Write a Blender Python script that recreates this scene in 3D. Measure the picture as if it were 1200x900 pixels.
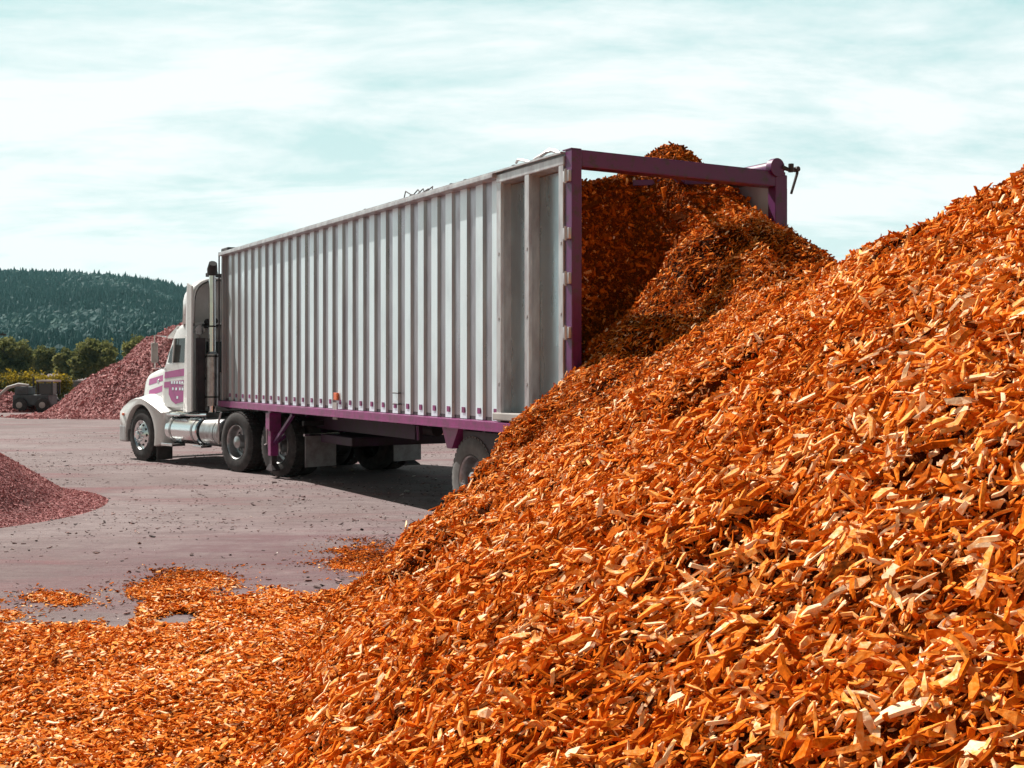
import bpy, bmesh, math, random
import numpy as np
from mathutils import Vector, Matrix
R = math.radians
random.seed(4); rng = np.random.default_rng(11)
for o in list(bpy.data.objects): bpy.data.objects.remove(o)
scn = bpy.context.scene
COL = scn.collection

# ------------------------------------------------------------------ camera
FPX = 1400.0; HZ = 433.0; CH = 1.77
cam_d = bpy.data.cameras.new('camera'); cam = bpy.data.objects.new('camera', cam_d); COL.objects.link(cam)
cam.location = (0, 0, CH); cam.rotation_euler = (R(90), 0, 0)
cam_d.sensor_width = 36; cam_d.lens = 36 * FPX / 1200
cam_d.shift_y = -(450 - HZ) / 1200
cam_d.clip_start = .05; cam_d.clip_end = 6000
scn.camera = cam
scn.render.resolution_x = 1024; scn.render.resolution_y = 768

# ------------------------------------------------------------------ light
SUN = Vector((-.51, .41, .76)).normalized()
sun_el = math.asin(SUN.z); sun_az = math.atan2(SUN.x, SUN.y)
sd = bpy.data.lights.new('sun', 'SUN'); sd.energy = 5.0; sd.angle = R(.53); sd.color = (1, .955, .89)
so = bpy.data.objects.new('sun', sd); COL.objects.link(so)
so.rotation_euler = SUN.to_track_quat('Z', 'Y').to_euler(); so.location = (-20, 20, 40)

w = bpy.data.worlds.new('World'); scn.world = w; w.use_nodes = True
nt = w.node_tree; nt.nodes.clear(); N = nt.nodes.new; LK = nt.links.new
out = N('ShaderNodeOutputWorld'); bg = N('ShaderNodeBackground'); bg.inputs[1].default_value = .05
sky = N('ShaderNodeTexSky'); sky.sky_type = 'NISHITA'; sky.sun_disc = False
sky.sun_elevation = sun_el; sky.sun_rotation = sun_az % (2 * math.pi)
sky.air_density = 1.0; sky.dust_density = 1.2; sky.ozone_density = .6
tcw = N('ShaderNodeTexCoord'); sep = N('ShaderNodeSeparateXYZ'); LK(tcw.outputs['Generated'], sep.inputs[0])
mz = N('ShaderNodeMath'); mz.operation = 'MAXIMUM'; mz.inputs[1].default_value = 0.0; LK(sep.outputs[2], mz.inputs[0])
az_ = N('ShaderNodeMath'); az_.operation = 'ADD'; az_.inputs[1].default_value = .16; LK(mz.outputs[0], az_.inputs[0])
dx = N('ShaderNodeMath'); dx.operation = 'DIVIDE'; LK(sep.outputs[0], dx.inputs[0]); LK(az_.outputs[0], dx.inputs[1])
dy = N('ShaderNodeMath'); dy.operation = 'DIVIDE'; LK(sep.outputs[1], dy.inputs[0]); LK(az_.outputs[0], dy.inputs[1])
cmb = N('ShaderNodeCombineXYZ'); LK(dx.outputs[0], cmb.inputs[0]); LK(dy.outputs[0], cmb.inputs[1])
mp = N('ShaderNodeMapping'); mp.inputs['Rotation'].default_value = (0, 0, R(-32)); mp.inputs['Scale'].default_value = (.9, 1.8, 1); mp.inputs['Location'].default_value = (3.1, .4, 0)
LK(cmb.outputs[0], mp.inputs[0])
n1 = N('ShaderNodeTexNoise'); n1.inputs['Scale'].default_value = 1.15; n1.inputs['Detail'].default_value = 7; n1.inputs['Roughness'].default_value = .66; n1.inputs['Distortion'].default_value = .35
LK(mp.outputs[0], n1.inputs['Vector'])
cr = N('ShaderNodeValToRGB'); cr.color_ramp.elements[0].position = .36; cr.color_ramp.elements[0].color = (0, 0, 0, 1)
cr.color_ramp.elements[1].position = .62; cr.color_ramp.elements[1].color = (1, 1, 1, 1); LK(n1.outputs[0], cr.inputs[0])
# low clouds thicken towards the horizon
hr = N('ShaderNodeMapRange'); hr.inputs[1].default_value = .02; hr.inputs[2].default_value = .30; hr.inputs[3].default_value = .60; hr.inputs[4].default_value = .0
LK(sep.outputs[2], hr.inputs[0])
mxa = N('ShaderNodeMath'); mxa.operation = 'ADD'; mxa.use_clamp = True; LK(cr.outputs[0], mxa.inputs[0]); LK(hr.outputs[0], mxa.inputs[1])
sc_ = N('ShaderNodeMath'); sc_.operation = 'MULTIPLY'; LK(mxa.outputs[0], sc_.inputs[0])
hi_ = N('ShaderNodeMapRange'); hi_.inputs[1].default_value = .29; hi_.inputs[2].default_value = .42; hi_.inputs[3].default_value = .93; hi_.inputs[4].default_value = .06
LK(sep.outputs[2], hi_.inputs[0]); LK(hi_.outputs[0], sc_.inputs[1])     # the bank of thin cloud ends overhead in clear sky
tint = N('ShaderNodeMix'); tint.data_type = 'RGBA'; tint.blend_type = 'MULTIPLY'; tint.inputs[0].default_value = 1
LK(sky.outputs[0], tint.inputs[6]); tint.inputs[7].default_value = (1.15, 1.0, .64, 1)

veil = N('ShaderNodeMix'); veil.data_type = 'RGBA'; vf = N('ShaderNodeMapRange'); vf.inputs[1].default_value = .29; vf.inputs[2].default_value = .40; vf.inputs[3].default_value = .85; vf.inputs[4].default_value = 0
LK(sep.outputs[2], vf.inputs[0])
vb = N('ShaderNodeMapRange'); vb.inputs[1].default_value = -.15; vb.inputs[2].default_value = .45; vb.inputs[3].default_value = .10; vb.inputs[4].default_value = 1; LK(sep.outputs[1], vb.inputs[0])
vm = N('ShaderNodeMath'); vm.operation = 'MULTIPLY'; LK(vf.outputs[0], vm.inputs[0]); LK(vb.outputs[0], vm.inputs[1]); LK(vm.outputs[0], veil.inputs[0]); LK(tint.outputs[2], veil.inputs[6]); veil.inputs[7].default_value = (7.2, 11.2, 11.4, 1)
mxc = N('ShaderNodeMix'); mxc.data_type = 'RGBA'
sc2 = N('ShaderNodeMath'); sc2.operation = 'MULTIPLY'; LK(sc_.outputs[0], sc2.inputs[0]); LK(vb.outputs[0], sc2.inputs[1]); LK(sc2.outputs[0], mxc.inputs[0])
LK(veil.outputs[2], mxc.inputs[6])
mxc.inputs[7].default_value = (13.2, 13.7, 13.7, 1)
LK(mxc.outputs[2], bg.inputs[0]); LK(bg.outputs[0], out.inputs[0])

vs = scn.view_settings; vs.view_transform = 'Standard'; vs.look = 'None'; vs.gamma = 1; vs.use_curve_mapping = False; vs.exposure = .64
scn.render.engine = 'CYCLES'

# ------------------------------------------------------------------ materials
def mat(name, col, rough=.6, metal=0., spec=.5, noise=None, bump=None, coat=0, col2=None, nscale=4., detail=4, emis=None, coord='Object', stretch=(1,1,1), lo=.35, hi=.65):
    m = bpy.data.materials.new(name); m.use_nodes = True
    t = m.node_tree; b = t.nodes['Principled BSDF']
    b.inputs['Base Color'].default_value = (*col, 1); b.inputs['Roughness'].default_value = rough
    b.inputs['Metallic'].default_value = metal; b.inputs['Specular IOR Level'].default_value = spec
    b.inputs['Coat Weight'].default_value = coat
    tc = t.nodes.new('ShaderNodeTexCoord'); mpn = t.nodes.new('ShaderNodeMapping'); mpn.inputs['Scale'].default_value = stretch
    t.links.new(tc.outputs[coord], mpn.inputs[0])
    if col2 is not None:
        nz = t.nodes.new('ShaderNodeTexNoise'); nz.inputs['Scale'].default_value = nscale; nz.inputs['Detail'].default_value = detail; nz.inputs['Roughness'].default_value = .65
        t.links.new(mpn.outputs[0], nz.inputs['Vector'])
        mr = t.nodes.new('ShaderNodeMapRange'); mr.inputs[1].default_value = lo; mr.inputs[2].default_value = hi
        t.links.new(nz.outputs[0], mr.inputs[0])
        mx = t.nodes.new('ShaderNodeMix'); mx.data_type = 'RGBA'; t.links.new(mr.outputs[0], mx.inputs[0])
        mx.inputs[6].default_value = (*col, 1); mx.inputs[7].default_value = (*col2, 1)
        t.links.new(mx.outputs[2], b.inputs['Base Color'])
    if noise:   # roughness variation
        nz2 = t.nodes.new('ShaderNodeTexNoise'); nz2.inputs['Scale'].default_value = noise[0]; nz2.inputs['Detail'].default_value = 5
        t.links.new(mpn.outputs[0], nz2.inputs['Vector'])
        mr2 = t.nodes.new('ShaderNodeMapRange'); mr2.inputs[1].default_value = .3; mr2.inputs[2].default_value = .7; mr2.inputs[3].default_value = noise[1]; mr2.inputs[4].default_value = noise[2]
        t.links.new(nz2.outputs[0], mr2.inputs[0]); t.links.new(mr2.outputs[0], b.inputs['Roughness'])
    if bump:
        nz3 = t.nodes.new('ShaderNodeTexNoise'); nz3.inputs['Scale'].default_value = bump[0]; nz3.inputs['Detail'].default_value = 6
        t.links.new(mpn.outputs[0], nz3.inputs['Vector'])
        bp = t.nodes.new('ShaderNodeBump'); bp.inputs['Strength'].default_value = bump[1]; bp.inputs['Distance'].default_value = bump[2]
        t.links.new(nz3.outputs[0], bp.inputs['Height']); t.links.new(bp.outputs[0], b.inputs['Normal'])
    return m

def ramp_attr_mat(name, stops, rough=.8, attr='tint', nscale=60, namp=.25, bump=.3, spec=.25, bdist=.004):
    m = bpy.data.materials.new(name); m.use_nodes = True
    t = m.node_tree; b = t.nodes['Principled BSDF']; b.inputs['Roughness'].default_value = rough; b.inputs['Specular IOR Level'].default_value = spec
    a = t.nodes.new('ShaderNodeAttribute'); a.attribute_name = attr
    tc = t.nodes.new('ShaderNodeTexCoord'); nz = t.nodes.new('ShaderNodeTexNoise'); nz.inputs['Scale'].default_value = nscale; nz.inputs['Detail'].default_value = 4
    t.links.new(tc.outputs['Object'], nz.inputs['Vector'])
    s = t.nodes.new('ShaderNodeMath'); s.operation = 'MULTIPLY_ADD'; s.inputs[1].default_value = namp * 2; s.inputs[2].default_value = -namp
    t.links.new(nz.outputs[0], s.inputs[0])
    ad = t.nodes.new('ShaderNodeMath'); ad.operation = 'ADD'; t.links.new(s.outputs[0], ad.inputs[0]); t.links.new(a.outputs['Fac'], ad.inputs[1])
    c = t.nodes.new('ShaderNodeValToRGB'); e = c.color_ramp.elements
    e[0].position = stops[0][0]; e[0].color = (*stops[0][1], 1); e[1].position = stops[-1][0]; e[1].color = (*stops[-1][1], 1)
    for p, cc in stops[1:-1]:
        x = e.new(p); x.color = (*cc, 1)
    t.links.new(ad.outputs[0], c.inputs[0]); t.links.new(c.outputs[0], b.inputs['Base Color'])
    if bump:
        bp = t.nodes.new('ShaderNodeBump'); bp.inputs['Strength'].default_value = bump; bp.inputs['Distance'].default_value = bdist
        t.links.new(nz.outputs[0], bp.inputs['Height']); t.links.new(bp.outputs[0], b.inputs['Normal'])
    return m

M = {}
M['orange'] = ramp_attr_mat('orange wood', [(0, (.10, .022, .001)), (.28, (.40, .080, .002)), (.50, (.66, .143, .006)), (.68, (.82, .29, .05)), (.84, (.90, .46, .17)), (1, (.94, .68, .44))], nscale=70, namp=.32, bump=.6, rough=.75, spec=.04)
M['orange_base'] = ramp_attr_mat('orange chip gap shade', [(0, (.02, .004, .0005)), (.5, (.07, .013, .001)), (1, (.18, .036, .002))], nscale=28, namp=.5, bump=1, bdist=.03, spec=.02)  # near-black heap base, shade in the gaps between chips painted into it
M['orange_fines'] = ramp_attr_mat('orange wood dust', [(0, (.34, .062, .002)), (.5, (.60, .125, .006)), (1, (.80, .26, .04))], nscale=45, namp=.6, bump=1, bdist=.02, spec=.05)
M['red'] = ramp_attr_mat('red brown bark', [(0, (.17, .055, .056)), (.4, (.35, .125, .125)), (.75, (.50, .22, .21)), (1, (.64, .42, .39))], nscale=20)
M['red_base'] = ramp_attr_mat('red brown fines', [(0, (.16, .055, .055)), (.5, (.30, .105, .105)), (1, (.42, .18, .17))], nscale=14, namp=.5, bump=1, bdist=.04)
M['white'] = mat('white truck paint', (.78, .78, .76), .28, coat=.5, col2=(.66, .65, .63), nscale=1.5, noise=(6, .22, .4))
M['flat_white'] = mat('weathered white panel', (.80, .90, .93), .38, spec=.6, col2=(.60, .68, .71), nscale=2.2, stretch=(1, 1, .35), lo=.45, hi=.8, bump=(3, .15, .02))
_t = M['flat_white'].node_tree; _b = _t.nodes['Principled BSDF']; _b.inputs['Metallic'].default_value = .6; _b.inputs['Roughness'].default_value = .42; _b.inputs['Anisotropic'].default_value = .9
_c = _t.nodes.new('ShaderNodeCombineXYZ'); _c.inputs[2].default_value = 1; _t.links.new(_c.outputs[0], _b.inputs['Tangent'])     # rolled sheet: sheen spreads up and down
M['rib'] = mat('ribbed aluminium', (.44, .41, .43), .26, metal=.92, col2=(.33, .29, .31), nscale=5, stretch=(1, 1, .25), noise=(7, .26, .45), bump=(4, .12, .02))
M['alu'] = mat('brushed aluminium', (.46, .46, .47), .32, metal=.9, col2=(.33, .31, .33), nscale=2.4, stretch=(1, 1, .3), noise=(5, .28, .45), bump=(2.2, .25, .03))
M['sheet'] = mat('smooth pale sheet metal', (.50, .62, .66), .25, metal=.7, col2=(.42, .48, .51), nscale=2.0, stretch=(1, 1, .3), noise=(4, .2, .4), bump=(1.6, .2, .03))
M['alu_frame'] = mat('pale aluminium frame', (.62, .62, .62), .42, metal=.6, col2=(.40, .36, .37), nscale=6, stretch=(1, 1, .3), bump=(8, .1, .01))
M['purple'] = mat('purple painted steel', (.105, .010, .095), .45, col2=(.06, .022, .038), nscale=9, lo=.52, hi=.66, bump=(20, .1, .006), coat=.2)
M['under_purple'] = mat('shaded purple chassis paint', (.045, .008, .038), .6, col2=(.03, .014, .02), nscale=6)  # darker copy of the purple: shade under the trailer put into the colour
M['magenta'] = mat('magenta paint', (.27, .022, .165), .40, col2=(.16, .03, .10), nscale=8, coat=.3)
M['stripe'] = mat('magenta stripe vinyl', (.40, .018, .21), .3, coat=.4)
M['chrome'] = mat('polished metal', (.78, .79, .80), .14, metal=1, noise=(8, .1, .26))
M['rim'] = mat('dull alloy rim', (.50, .51, .52), .33, metal=.9, col2=(.3, .28, .28), nscale=9)
M['rubber'] = mat('tyre rubber', (.022, .021, .021), .8, col2=(.06, .05, .05), nscale=9, bump=(40, .3, .004))
M['trailer_rubber'] = mat('dusty tyre rubber', (.11, .105, .10), .85, col2=(.17, .16, .155), nscale=6, bump=(40, .3, .004))
M['black'] = mat('black steel', (.018, .017, .018), .55, col2=(.04, .035, .035), nscale=7)
M['dark'] = mat('dark greasy steel', (.028, .024, .028), .6, col2=(.06, .04, .045), nscale=7)
M['grey'] = mat('grey flap rubber', (.30, .29, .30), .7, col2=(.20, .17, .18), nscale=7)
M['glass'] = mat('tinted glass', (.03, .035, .035), .06, spec=.8)
M['fairing_in'] = mat('unpainted fairing inside', (.36, .33, .32), .7, col2=(.25, .22, .22), nscale=3)
M['amber'] = mat('amber lens', (.75, .12, .02), .25, coat=.6)
M['lens'] = mat('clear lens', (.8, .82, .82), .1, coat=.6)
M['canvas'] = mat('dark tarpaulin', (.05, .05, .055), .7, bump=(9, .5, .03))
M['concrete'] = mat('old concrete', (.20, .175, .165), .9, col2=(.11, .095, .09), nscale=.8, bump=(9, .4, .02))
M['cap'] = mat('pale coping', (.42, .40, .38), .85, col2=(.3, .28, .27), nscale=2)
M['machine'] = mat('faded grey machine paint', (.11, .12, .13), .6, col2=(.06, .06, .065), nscale=3)
M['machine_pale'] = mat('faded pale steel', (.50, .48, .45), .55, col2=(.32, .28, .26), nscale=3)
M['bark'] = mat('tree bark', (.10, .075, .055), .95, col2=(.05, .04, .03), nscale=5, bump=(9, .6, .03))
M['pole'] = mat('creosote wood', (.05, .035, .03), .9)
M['olive'] = ramp_attr_mat('olive leaves', [(0, (.07, .085, .03)), (.5, (.21, .21, .07)), (1, (.36, .33, .12))], nscale=1, namp=.15, bump=0)
M['yellow'] = ramp_attr_mat('yellow blossom', [(0, (.06, .065, .012)), (.45, (.28, .20, .02)), (1, (.52, .36, .03))], nscale=1, namp=.15, bump=0)
for _k in ('olive', 'yellow'):      # thin leaves let light through
    _t = M[_k].node_tree; _b = _t.nodes['Principled BSDF']; _tr = _t.nodes.new('ShaderNodeBsdfTranslucent'); _mx = _t.nodes.new('ShaderNodeMixShader'); _mx.inputs[0].default_value = .45
    _t.links.new(_b.inputs['Base Color'].links[0].from_socket, _tr.inputs[0]); _t.links.new(_b.outputs[0], _mx.inputs[1]); _t.links.new(_tr.outputs[0], _mx.inputs[2])
    _t.links.new(_mx.outputs[0], [x for x in _t.nodes if x.type == 'OUTPUT_MATERIAL'][0].inputs[0])
M['forest'] = ramp_attr_mat('forest foliage', [(0, (.002, .026, .030)), (.5, (.005, .050, .052)), (1, (.016, .072, .055))], nscale=.02, namp=.35, bump=0)
M['debris'] = ramp_attr_mat('loose debris', [(0, (.04, .028, .028)), (.5, (.20, .12, .115)), (.8, (.34, .20, .18)), (1, (.62, .56, .52))], nscale=20)

# ------------------------------------------------------------------ helpers
def tag(o, label=None, cat=None, group=None, kind=None):
    if label: o['label'] = label
    if cat: o['category'] = cat
    if group: o['group'] = group
    if kind: o['kind'] = kind
    return o
def empty(name, loc=(0, 0, 0), rz=0):
    o = bpy.data.objects.new(name, None); COL.objects.link(o); o.location = loc; o.rotation_euler = (0, 0, rz); o.empty_display_size = .3
    return o
class MB:
    """collects shapes into ONE mesh"""
    def __init__(s): s.v = []; s.f = []; s.mi = []; s.sm = []
    def add(s, vs, fs, mi=0, smooth=False):
        b = len(s.v); s.v += [tuple(x) for x in vs]
        for f in fs: s.f.append([i + b for i in f]); s.mi.append(mi); s.sm.append(smooth)
    def box(s, x0, x1, y0, y1, z0, z1, mi=0, ch=0):
        if ch <= 0:
            v = [(x, y, z) for z in (z0, z1) for y in (y0, y1) for x in (x0, x1)]
            s.add(v, [(0, 2, 3, 1), (4, 5, 7, 6), (0, 1, 5, 4), (2, 6, 7, 3), (0, 4, 6, 2), (1, 3, 7, 5)], mi); return
        bm = bmesh.new(); bmesh.ops.create_cube(bm, size=1)
        for q in bm.verts: q.co = Vector(((x0 + x1) / 2 + q.co.x * (x1 - x0), (y0 + y1) / 2 + q.co.y * (y1 - y0), (z0 + z1) / 2 + q.co.z * (z1 - z0)))
        bmesh.ops.bevel(bm, geom=bm.edges[:], offset=ch, segments=2, affect='EDGES', profile=.6)
        bm.verts.index_update(); s.add([q.co[:] for q in bm.verts], [[q.index for q in f.verts] for f in bm.faces], mi, False); bm.free()
    def obox(s, p, q, wd, ht, mi=0):
        """bar of rectangular section from p to q"""
        p = Vector(p); q = Vector(q); d = (q - p).normalized(); up = Vector((0, 0, 1)) if abs(d.z) < .95 else Vector((0, 1, 0))
        a = d.cross(up).normalized() * wd / 2; b = a.cross(d).normalized() * ht / 2
        v = [p - a - b, p + a - b, p + a + b, p - a + b, q - a - b, q + a - b, q + a + b, q - a + b]
        s.add(v, [(0, 1, 2, 3), (7, 6, 5, 4), (0, 4, 5, 1), (1, 5, 6, 2), (2, 6, 7, 3), (3, 7, 4, 0)], mi)
    def tube(s, pts, r, n=14, mi=0, caps=True):
        pts = [Vector(p) for p in pts]; rr = r if isinstance(r, (list, tuple)) else [r] * len(pts)
        rings = []; prev = None
        for i, p in enumerate(pts):
            d = (pts[min(i + 1, len(pts) - 1)] - pts[max(i - 1, 0)]).normalized()
            if prev is None: a = d.orthogonal().normalized()
            else: a = (prev - d * prev.dot(d)).normalized()
            prev = a; b = d.cross(a)
            rings.append([p + (a * math.cos(2 * math.pi * k / n) + b * math.sin(2 * math.pi * k / n)) * rr[i] for k in range(n)])
        v = [q for g in rings for q in g]
        f = [(i * n + k, i * n + (k + 1) % n, (i + 1) * n + (k + 1) % n, (i + 1) * n + k) for i in range(len(pts) - 1) for k in range(n)]
        s.add(v, f, mi, True)
        if caps: s.add(rings[0], [list(range(n))[::-1]], mi); s.add(rings[-1], [list(range(n))], mi)
    def lathe_x(s, prof, c=(0, 0, 0), n=40, mi=0):
        """prof: (x, radius) revolved about the x axis through c"""
        v = []; 
        for x, r in prof:
            for k in range(n):
                a = 2 * math.pi * k / n; v.append((c[0] + x, c[1] + r * math.cos(a), c[2] + r * math.sin(a)))
        f = [(i * n + k, i * n + (k + 1) % n, (i + 1) * n + (k + 1) % n, (i + 1) * n + k) for i in range(len(prof) - 1) for k in range(n)]
        s.add(v, f, mi, True)
    def prism_x(s, poly, x0, x1, mi=0):
        """poly of (y, z) extruded from x0 to x1"""
        n = len(poly); v = [(x0, *p) for p in poly] + [(x1, *p) for p in poly]
        s.add(v, [list(range(n)), list(range(n, 2 * n))[::-1]] + [(k, k + n, (k + 1) % n + n, (k + 1) % n) for k in range(n)], mi)
    def loft(s, rings, mi=0, smooth=True, caps=True):
        n = len(rings[0]); v = [q for g in rings for q in g]
        f = [(i * n + k, i * n + (k + 1) % n, (i + 1) * n + (k + 1) % n, (i + 1) * n + k) for i in range(len(rings) - 1) for k in range(n)]
        s.add(v, f, mi, smooth)
        if caps: s.add(rings[0], [list(range(n))[::-1]], mi); s.add(rings[-1], [list(range(n))], mi)
    def build(s, name, mats, parent=None, recalc=True, edge=35):
        me = bpy.data.meshes.new(name); me.from_pydata(s.v, [], s.f)
        mats = mats if isinstance(mats, (list, tuple)) else [mats]
        for m in mats: me.materials.append(m)
        me.polygons.foreach_set('material_index', s.mi); me.polygons.foreach_set('use_smooth', s.sm)
        me.update()
        if recalc:
            bm = bmesh.new(); bm.from_mesh(me); bmesh.ops.remove_doubles(bm, verts=bm.verts[:], dist=1e-5)
            bmesh.ops.recalc_face_normals(bm, faces=bm.faces[:]); bm.to_mesh(me); bm.free()
            if any(s.sm): me.set_sharp_from_angle(angle=R(edge))
        o = bpy.data.objects.new(name, me); COL.objects.link(o)
        if parent: o.parent = parent
        return o
def rrect(cx, cz, hw, hh, r, y, n=5, zt=None):
    """rounded rectangle ring in the xz plane at y; zt narrows the top"""
    pts = []
    for (sx, sz, a0) in ((1, 1, 0), (-1, 1, 90), (-1, -1, 180), (1, -1, 270)):
        for k in range(n + 1):
            a = R(a0 + 90 * k / n)
            x = sx * (hw - r) + r * math.cos(a); z = sz * (hh - r) + r * math.sin(a)
            if zt: x *= 1 + (zt - 1) * (z + hh) / (2 * hh)
            pts.append((cx + x, y, cz + z))
    return pts

# noise (periodic lattice value noise)
_lat = rng.random((256, 256))
def vnoise(x, y, sc, seed=0):
    x = np.asarray(x) / sc + seed * 17.31; y = np.asarray(y) / sc + seed * 9.77
    xi = np.floor(x).astype(int); yi = np.floor(y).astype(int); fx = x - xi; fy = y - yi
    fx = fx * fx * (3 - 2 * fx); fy = fy * fy * (3 - 2 * fy)
    g = lambda a, b: _lat[a & 255, b & 255]
    return (g(xi, yi) * (1 - fx) + g(xi + 1, yi) * fx) * (1 - fy) + (g(xi, yi + 1) * (1 - fx) + g(xi + 1, yi + 1) * fx) * fy - .5
def fbm(x, y, sc, oc=4, seed=0, g=.5):
    t = 0; a = 1.
    for k in range(oc): t = t + a * vnoise(x, y, sc / 2 ** k, seed + k * 3); a *= g
    return t

def raw_mesh(name, V, F, mat_, tint=None, smooth=False, parent=None):
    """numpy quads -> one mesh"""
    me = bpy.data.meshes.new(name); k = F.shape[1]
    me.vertices.add(len(V)); me.vertices.foreach_set('co', np.ascontiguousarray(V, np.float32).ravel())
    me.loops.add(F.size); me.loops.foreach_set('vertex_index', np.ascontiguousarray(F, np.int32).ravel())
    me.polygons.add(len(F)); me.polygons.foreach_set('loop_start', np.arange(0, F.size, k, dtype=np.int32))
    me.polygons.foreach_set('loop_total', np.full(len(F), k, np.int32))
    me.polygons.foreach_set('use_smooth', np.full(len(F), smooth))
    if tint is not None:
        a = me.attributes.new('tint', 'FLOAT', 'POINT'); a.data.foreach_set('value', np.ascontiguousarray(tint, np.float32))
    me.update(calc_edges=True); me.materials.append(mat_)
    o = bpy.data.objects.new(name, me); COL.objects.link(o)
    if parent: o.parent = parent
    return o

def chips_geo(P, Nn, L, W, T, tint, tilt=.4, yaw=None, yaw_sd=9., taper=.35):
    """tapered splinter boxes: P centres, Nn surface normals, L/W/T sizes"""
    n = len(P)
    up = Nn + rng.normal(0, tilt, (n, 3)); up /= np.linalg.norm(up, axis=1, keepdims=True)
    if yaw is None: d = rng.normal(0, 1, (n, 3))
    else:
        d = np.array(yaw) + rng.normal(0, yaw_sd, (n, 3))
        d *= np.where(rng.random((n, 1)) < .5, 1, -1)
    d -= (d * up).sum(1, keepdims=True) * up; d /= np.linalg.norm(d, axis=1, keepdims=True) + 1e-9
    s = np.cross(up, d)
    sg = np.array([[x, y, z] for z in (-1, 1) for y in (-1, 1) for x in (-1, 1)], float)   # x along d
    lj = 1 + rng.uniform(-taper, taper * .3, (n, 8)); wj = 1 + rng.uniform(-taper * 1.7, taper * .4, (n, 8)); tj = 1 + rng.uniform(-taper, taper, (n, 8))
    bend = rng.normal(0, .10, (n, 1)) * L[:, None] * np.ones((1, 8))
    V = (P[:, None, :] + d[:, None, :] * (sg[None, :, 0] * lj * L[:, None] / 2)[..., None]
         + s[:, None, :] * (sg[None, :, 1] * wj * W[:, None] / 2 + bend * sg[None, :, 0])[..., None]
         + up[:, None, :] * (sg[None, :, 2] * tj * T[:, None] / 2)[..., None])
    f = np.array([(0, 2, 3, 1), (4, 5, 7, 6), (0, 1, 5, 4), (2, 6, 7, 3), (0, 4, 6, 2), (1, 3, 7, 5)])
    F = (np.arange(n)[:, None, None] * 8 + f[None]).reshape(-1, 4)
    return V.reshape(-1, 3), F, np.repeat(tint, 8)
def chips_geo3(P, Nn, L, W, T, tint, tilt=.4, yaw=None, yaw_sd=9., taper=.35):
    """like chips_geo, with a kinked middle and ragged, narrowing ends"""
    n = len(P)
    up = Nn + rng.normal(0, tilt, (n, 3)); up /= np.linalg.norm(up, axis=1, keepdims=True)
    d = np.array(yaw) + rng.normal(0, yaw_sd, (n, 3)); d *= np.where(rng.random((n, 1)) < .5, 1, -1)
    d -= (d * up).sum(1, keepdims=True) * up; d /= np.linalg.norm(d, axis=1, keepdims=True) + 1e-9
    s = np.cross(up, d)
    sec = np.array([-1, -.15, 1.]); q = np.array([(-1, -1), (1, -1), (1, 1), (-1, 1)], float)
    V = np.zeros((n, 3, 4, 3))
    kink = rng.normal(0, .16, n) * W + rng.normal(0, .04, n) * L; lift = rng.normal(0, .5, n) * T
    for i in range(3):
        e = rng.uniform(.15, .85, (n, 1)) if i != 1 else rng.uniform(.8, 1.2, (n, 1))
        lx = sec[i] * L[:, None] / 2 * (1 + rng.uniform(-.35, .12, (n, 4))) if i != 1 else (rng.uniform(-.3, .3, (n, 1)) * L[:, None] / 2 + rng.uniform(-.06, .06, (n, 4)) * L[:, None])
        wy = q[None, :, 0] * W[:, None] / 2 * e * rng.uniform(.7, 1.2, (n, 4)) + (kink[:, None] if i == 1 else 0)
        tz = q[None, :, 1] * T[:, None] / 2 * rng.uniform(.5, 1.2, (n, 4)) + (lift[:, None] if i == 1 else 0)
        V[:, i] = P[:, None] + d[:, None] * lx[..., None] + s[:, None] * wy[..., None] + up[:, None] * tz[..., None]
    f = [(0, 3, 2, 1), (8, 9, 10, 11)] + [(i * 4 + k, i * 4 + (k + 1) % 4, (i + 1) * 4 + (k + 1) % 4, (i + 1) * 4 + k) for i in range(2) for k in range(4)]
    F = (np.arange(n)[:, None, None] * 12 + np.array(f)[None]).reshape(-1, 4)
    return V.reshape(-1, 3), F, np.repeat(tint, 12)
def normals(fn, x, y, e=.03):
    zx = (fn(x + e, y) - fn(x - e, y)) / (2 * e); zy = (fn(x, y + e) - fn(x, y - e)) / (2 * e)
    n = np.stack([-zx, -zy, np.ones_like(zx)], -1); return n / np.linalg.norm(n, axis=-1, keepdims=True)
def grid_mesh(name, fn, x0, x1, y0, y1, st, mat_, keep=None, parent=None, tf=None):
    xs = np.arange(x0, x1 + st / 2, st); ys = np.arange(y0, y1 + st / 2, st)
    X, Y = np.meshgrid(xs, ys); Z = fn(X, Y); nx, ny = len(xs), len(ys)
    idx = np.arange(nx * ny).reshape(ny, nx)
    F = np.stack([idx[:-1, :-1], idx[:-1, 1:], idx[1:, 1:], idx[1:, :-1]], -1).reshape(-1, 4)
    V = np.stack([X.ravel(), Y.ravel(), Z.ravel()], -1)
    if keep is not None:
        kk = keep(X, Y, Z).ravel(); F = F[kk[F].all(1)]
        u, inv = np.unique(F, return_inverse=True); V = V[u]; F = inv.reshape(-1, 4)
    t = .5 + .9 * fbm(V[:, 0], V[:, 1], .5, 4, 5)
    if tf is not None: V = tf(V)
    return raw_mesh(name, V, F, mat_, t, True, parent)
def topx(X, Y): return 600 + FPX * X / Y, HZ + FPX * CH / Y       # ground point -> photo position, used to lay out the patches
def ground(px, py): Y = CH * FPX / (py - HZ); return (px - 600) / FPX * Y, Y

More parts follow.
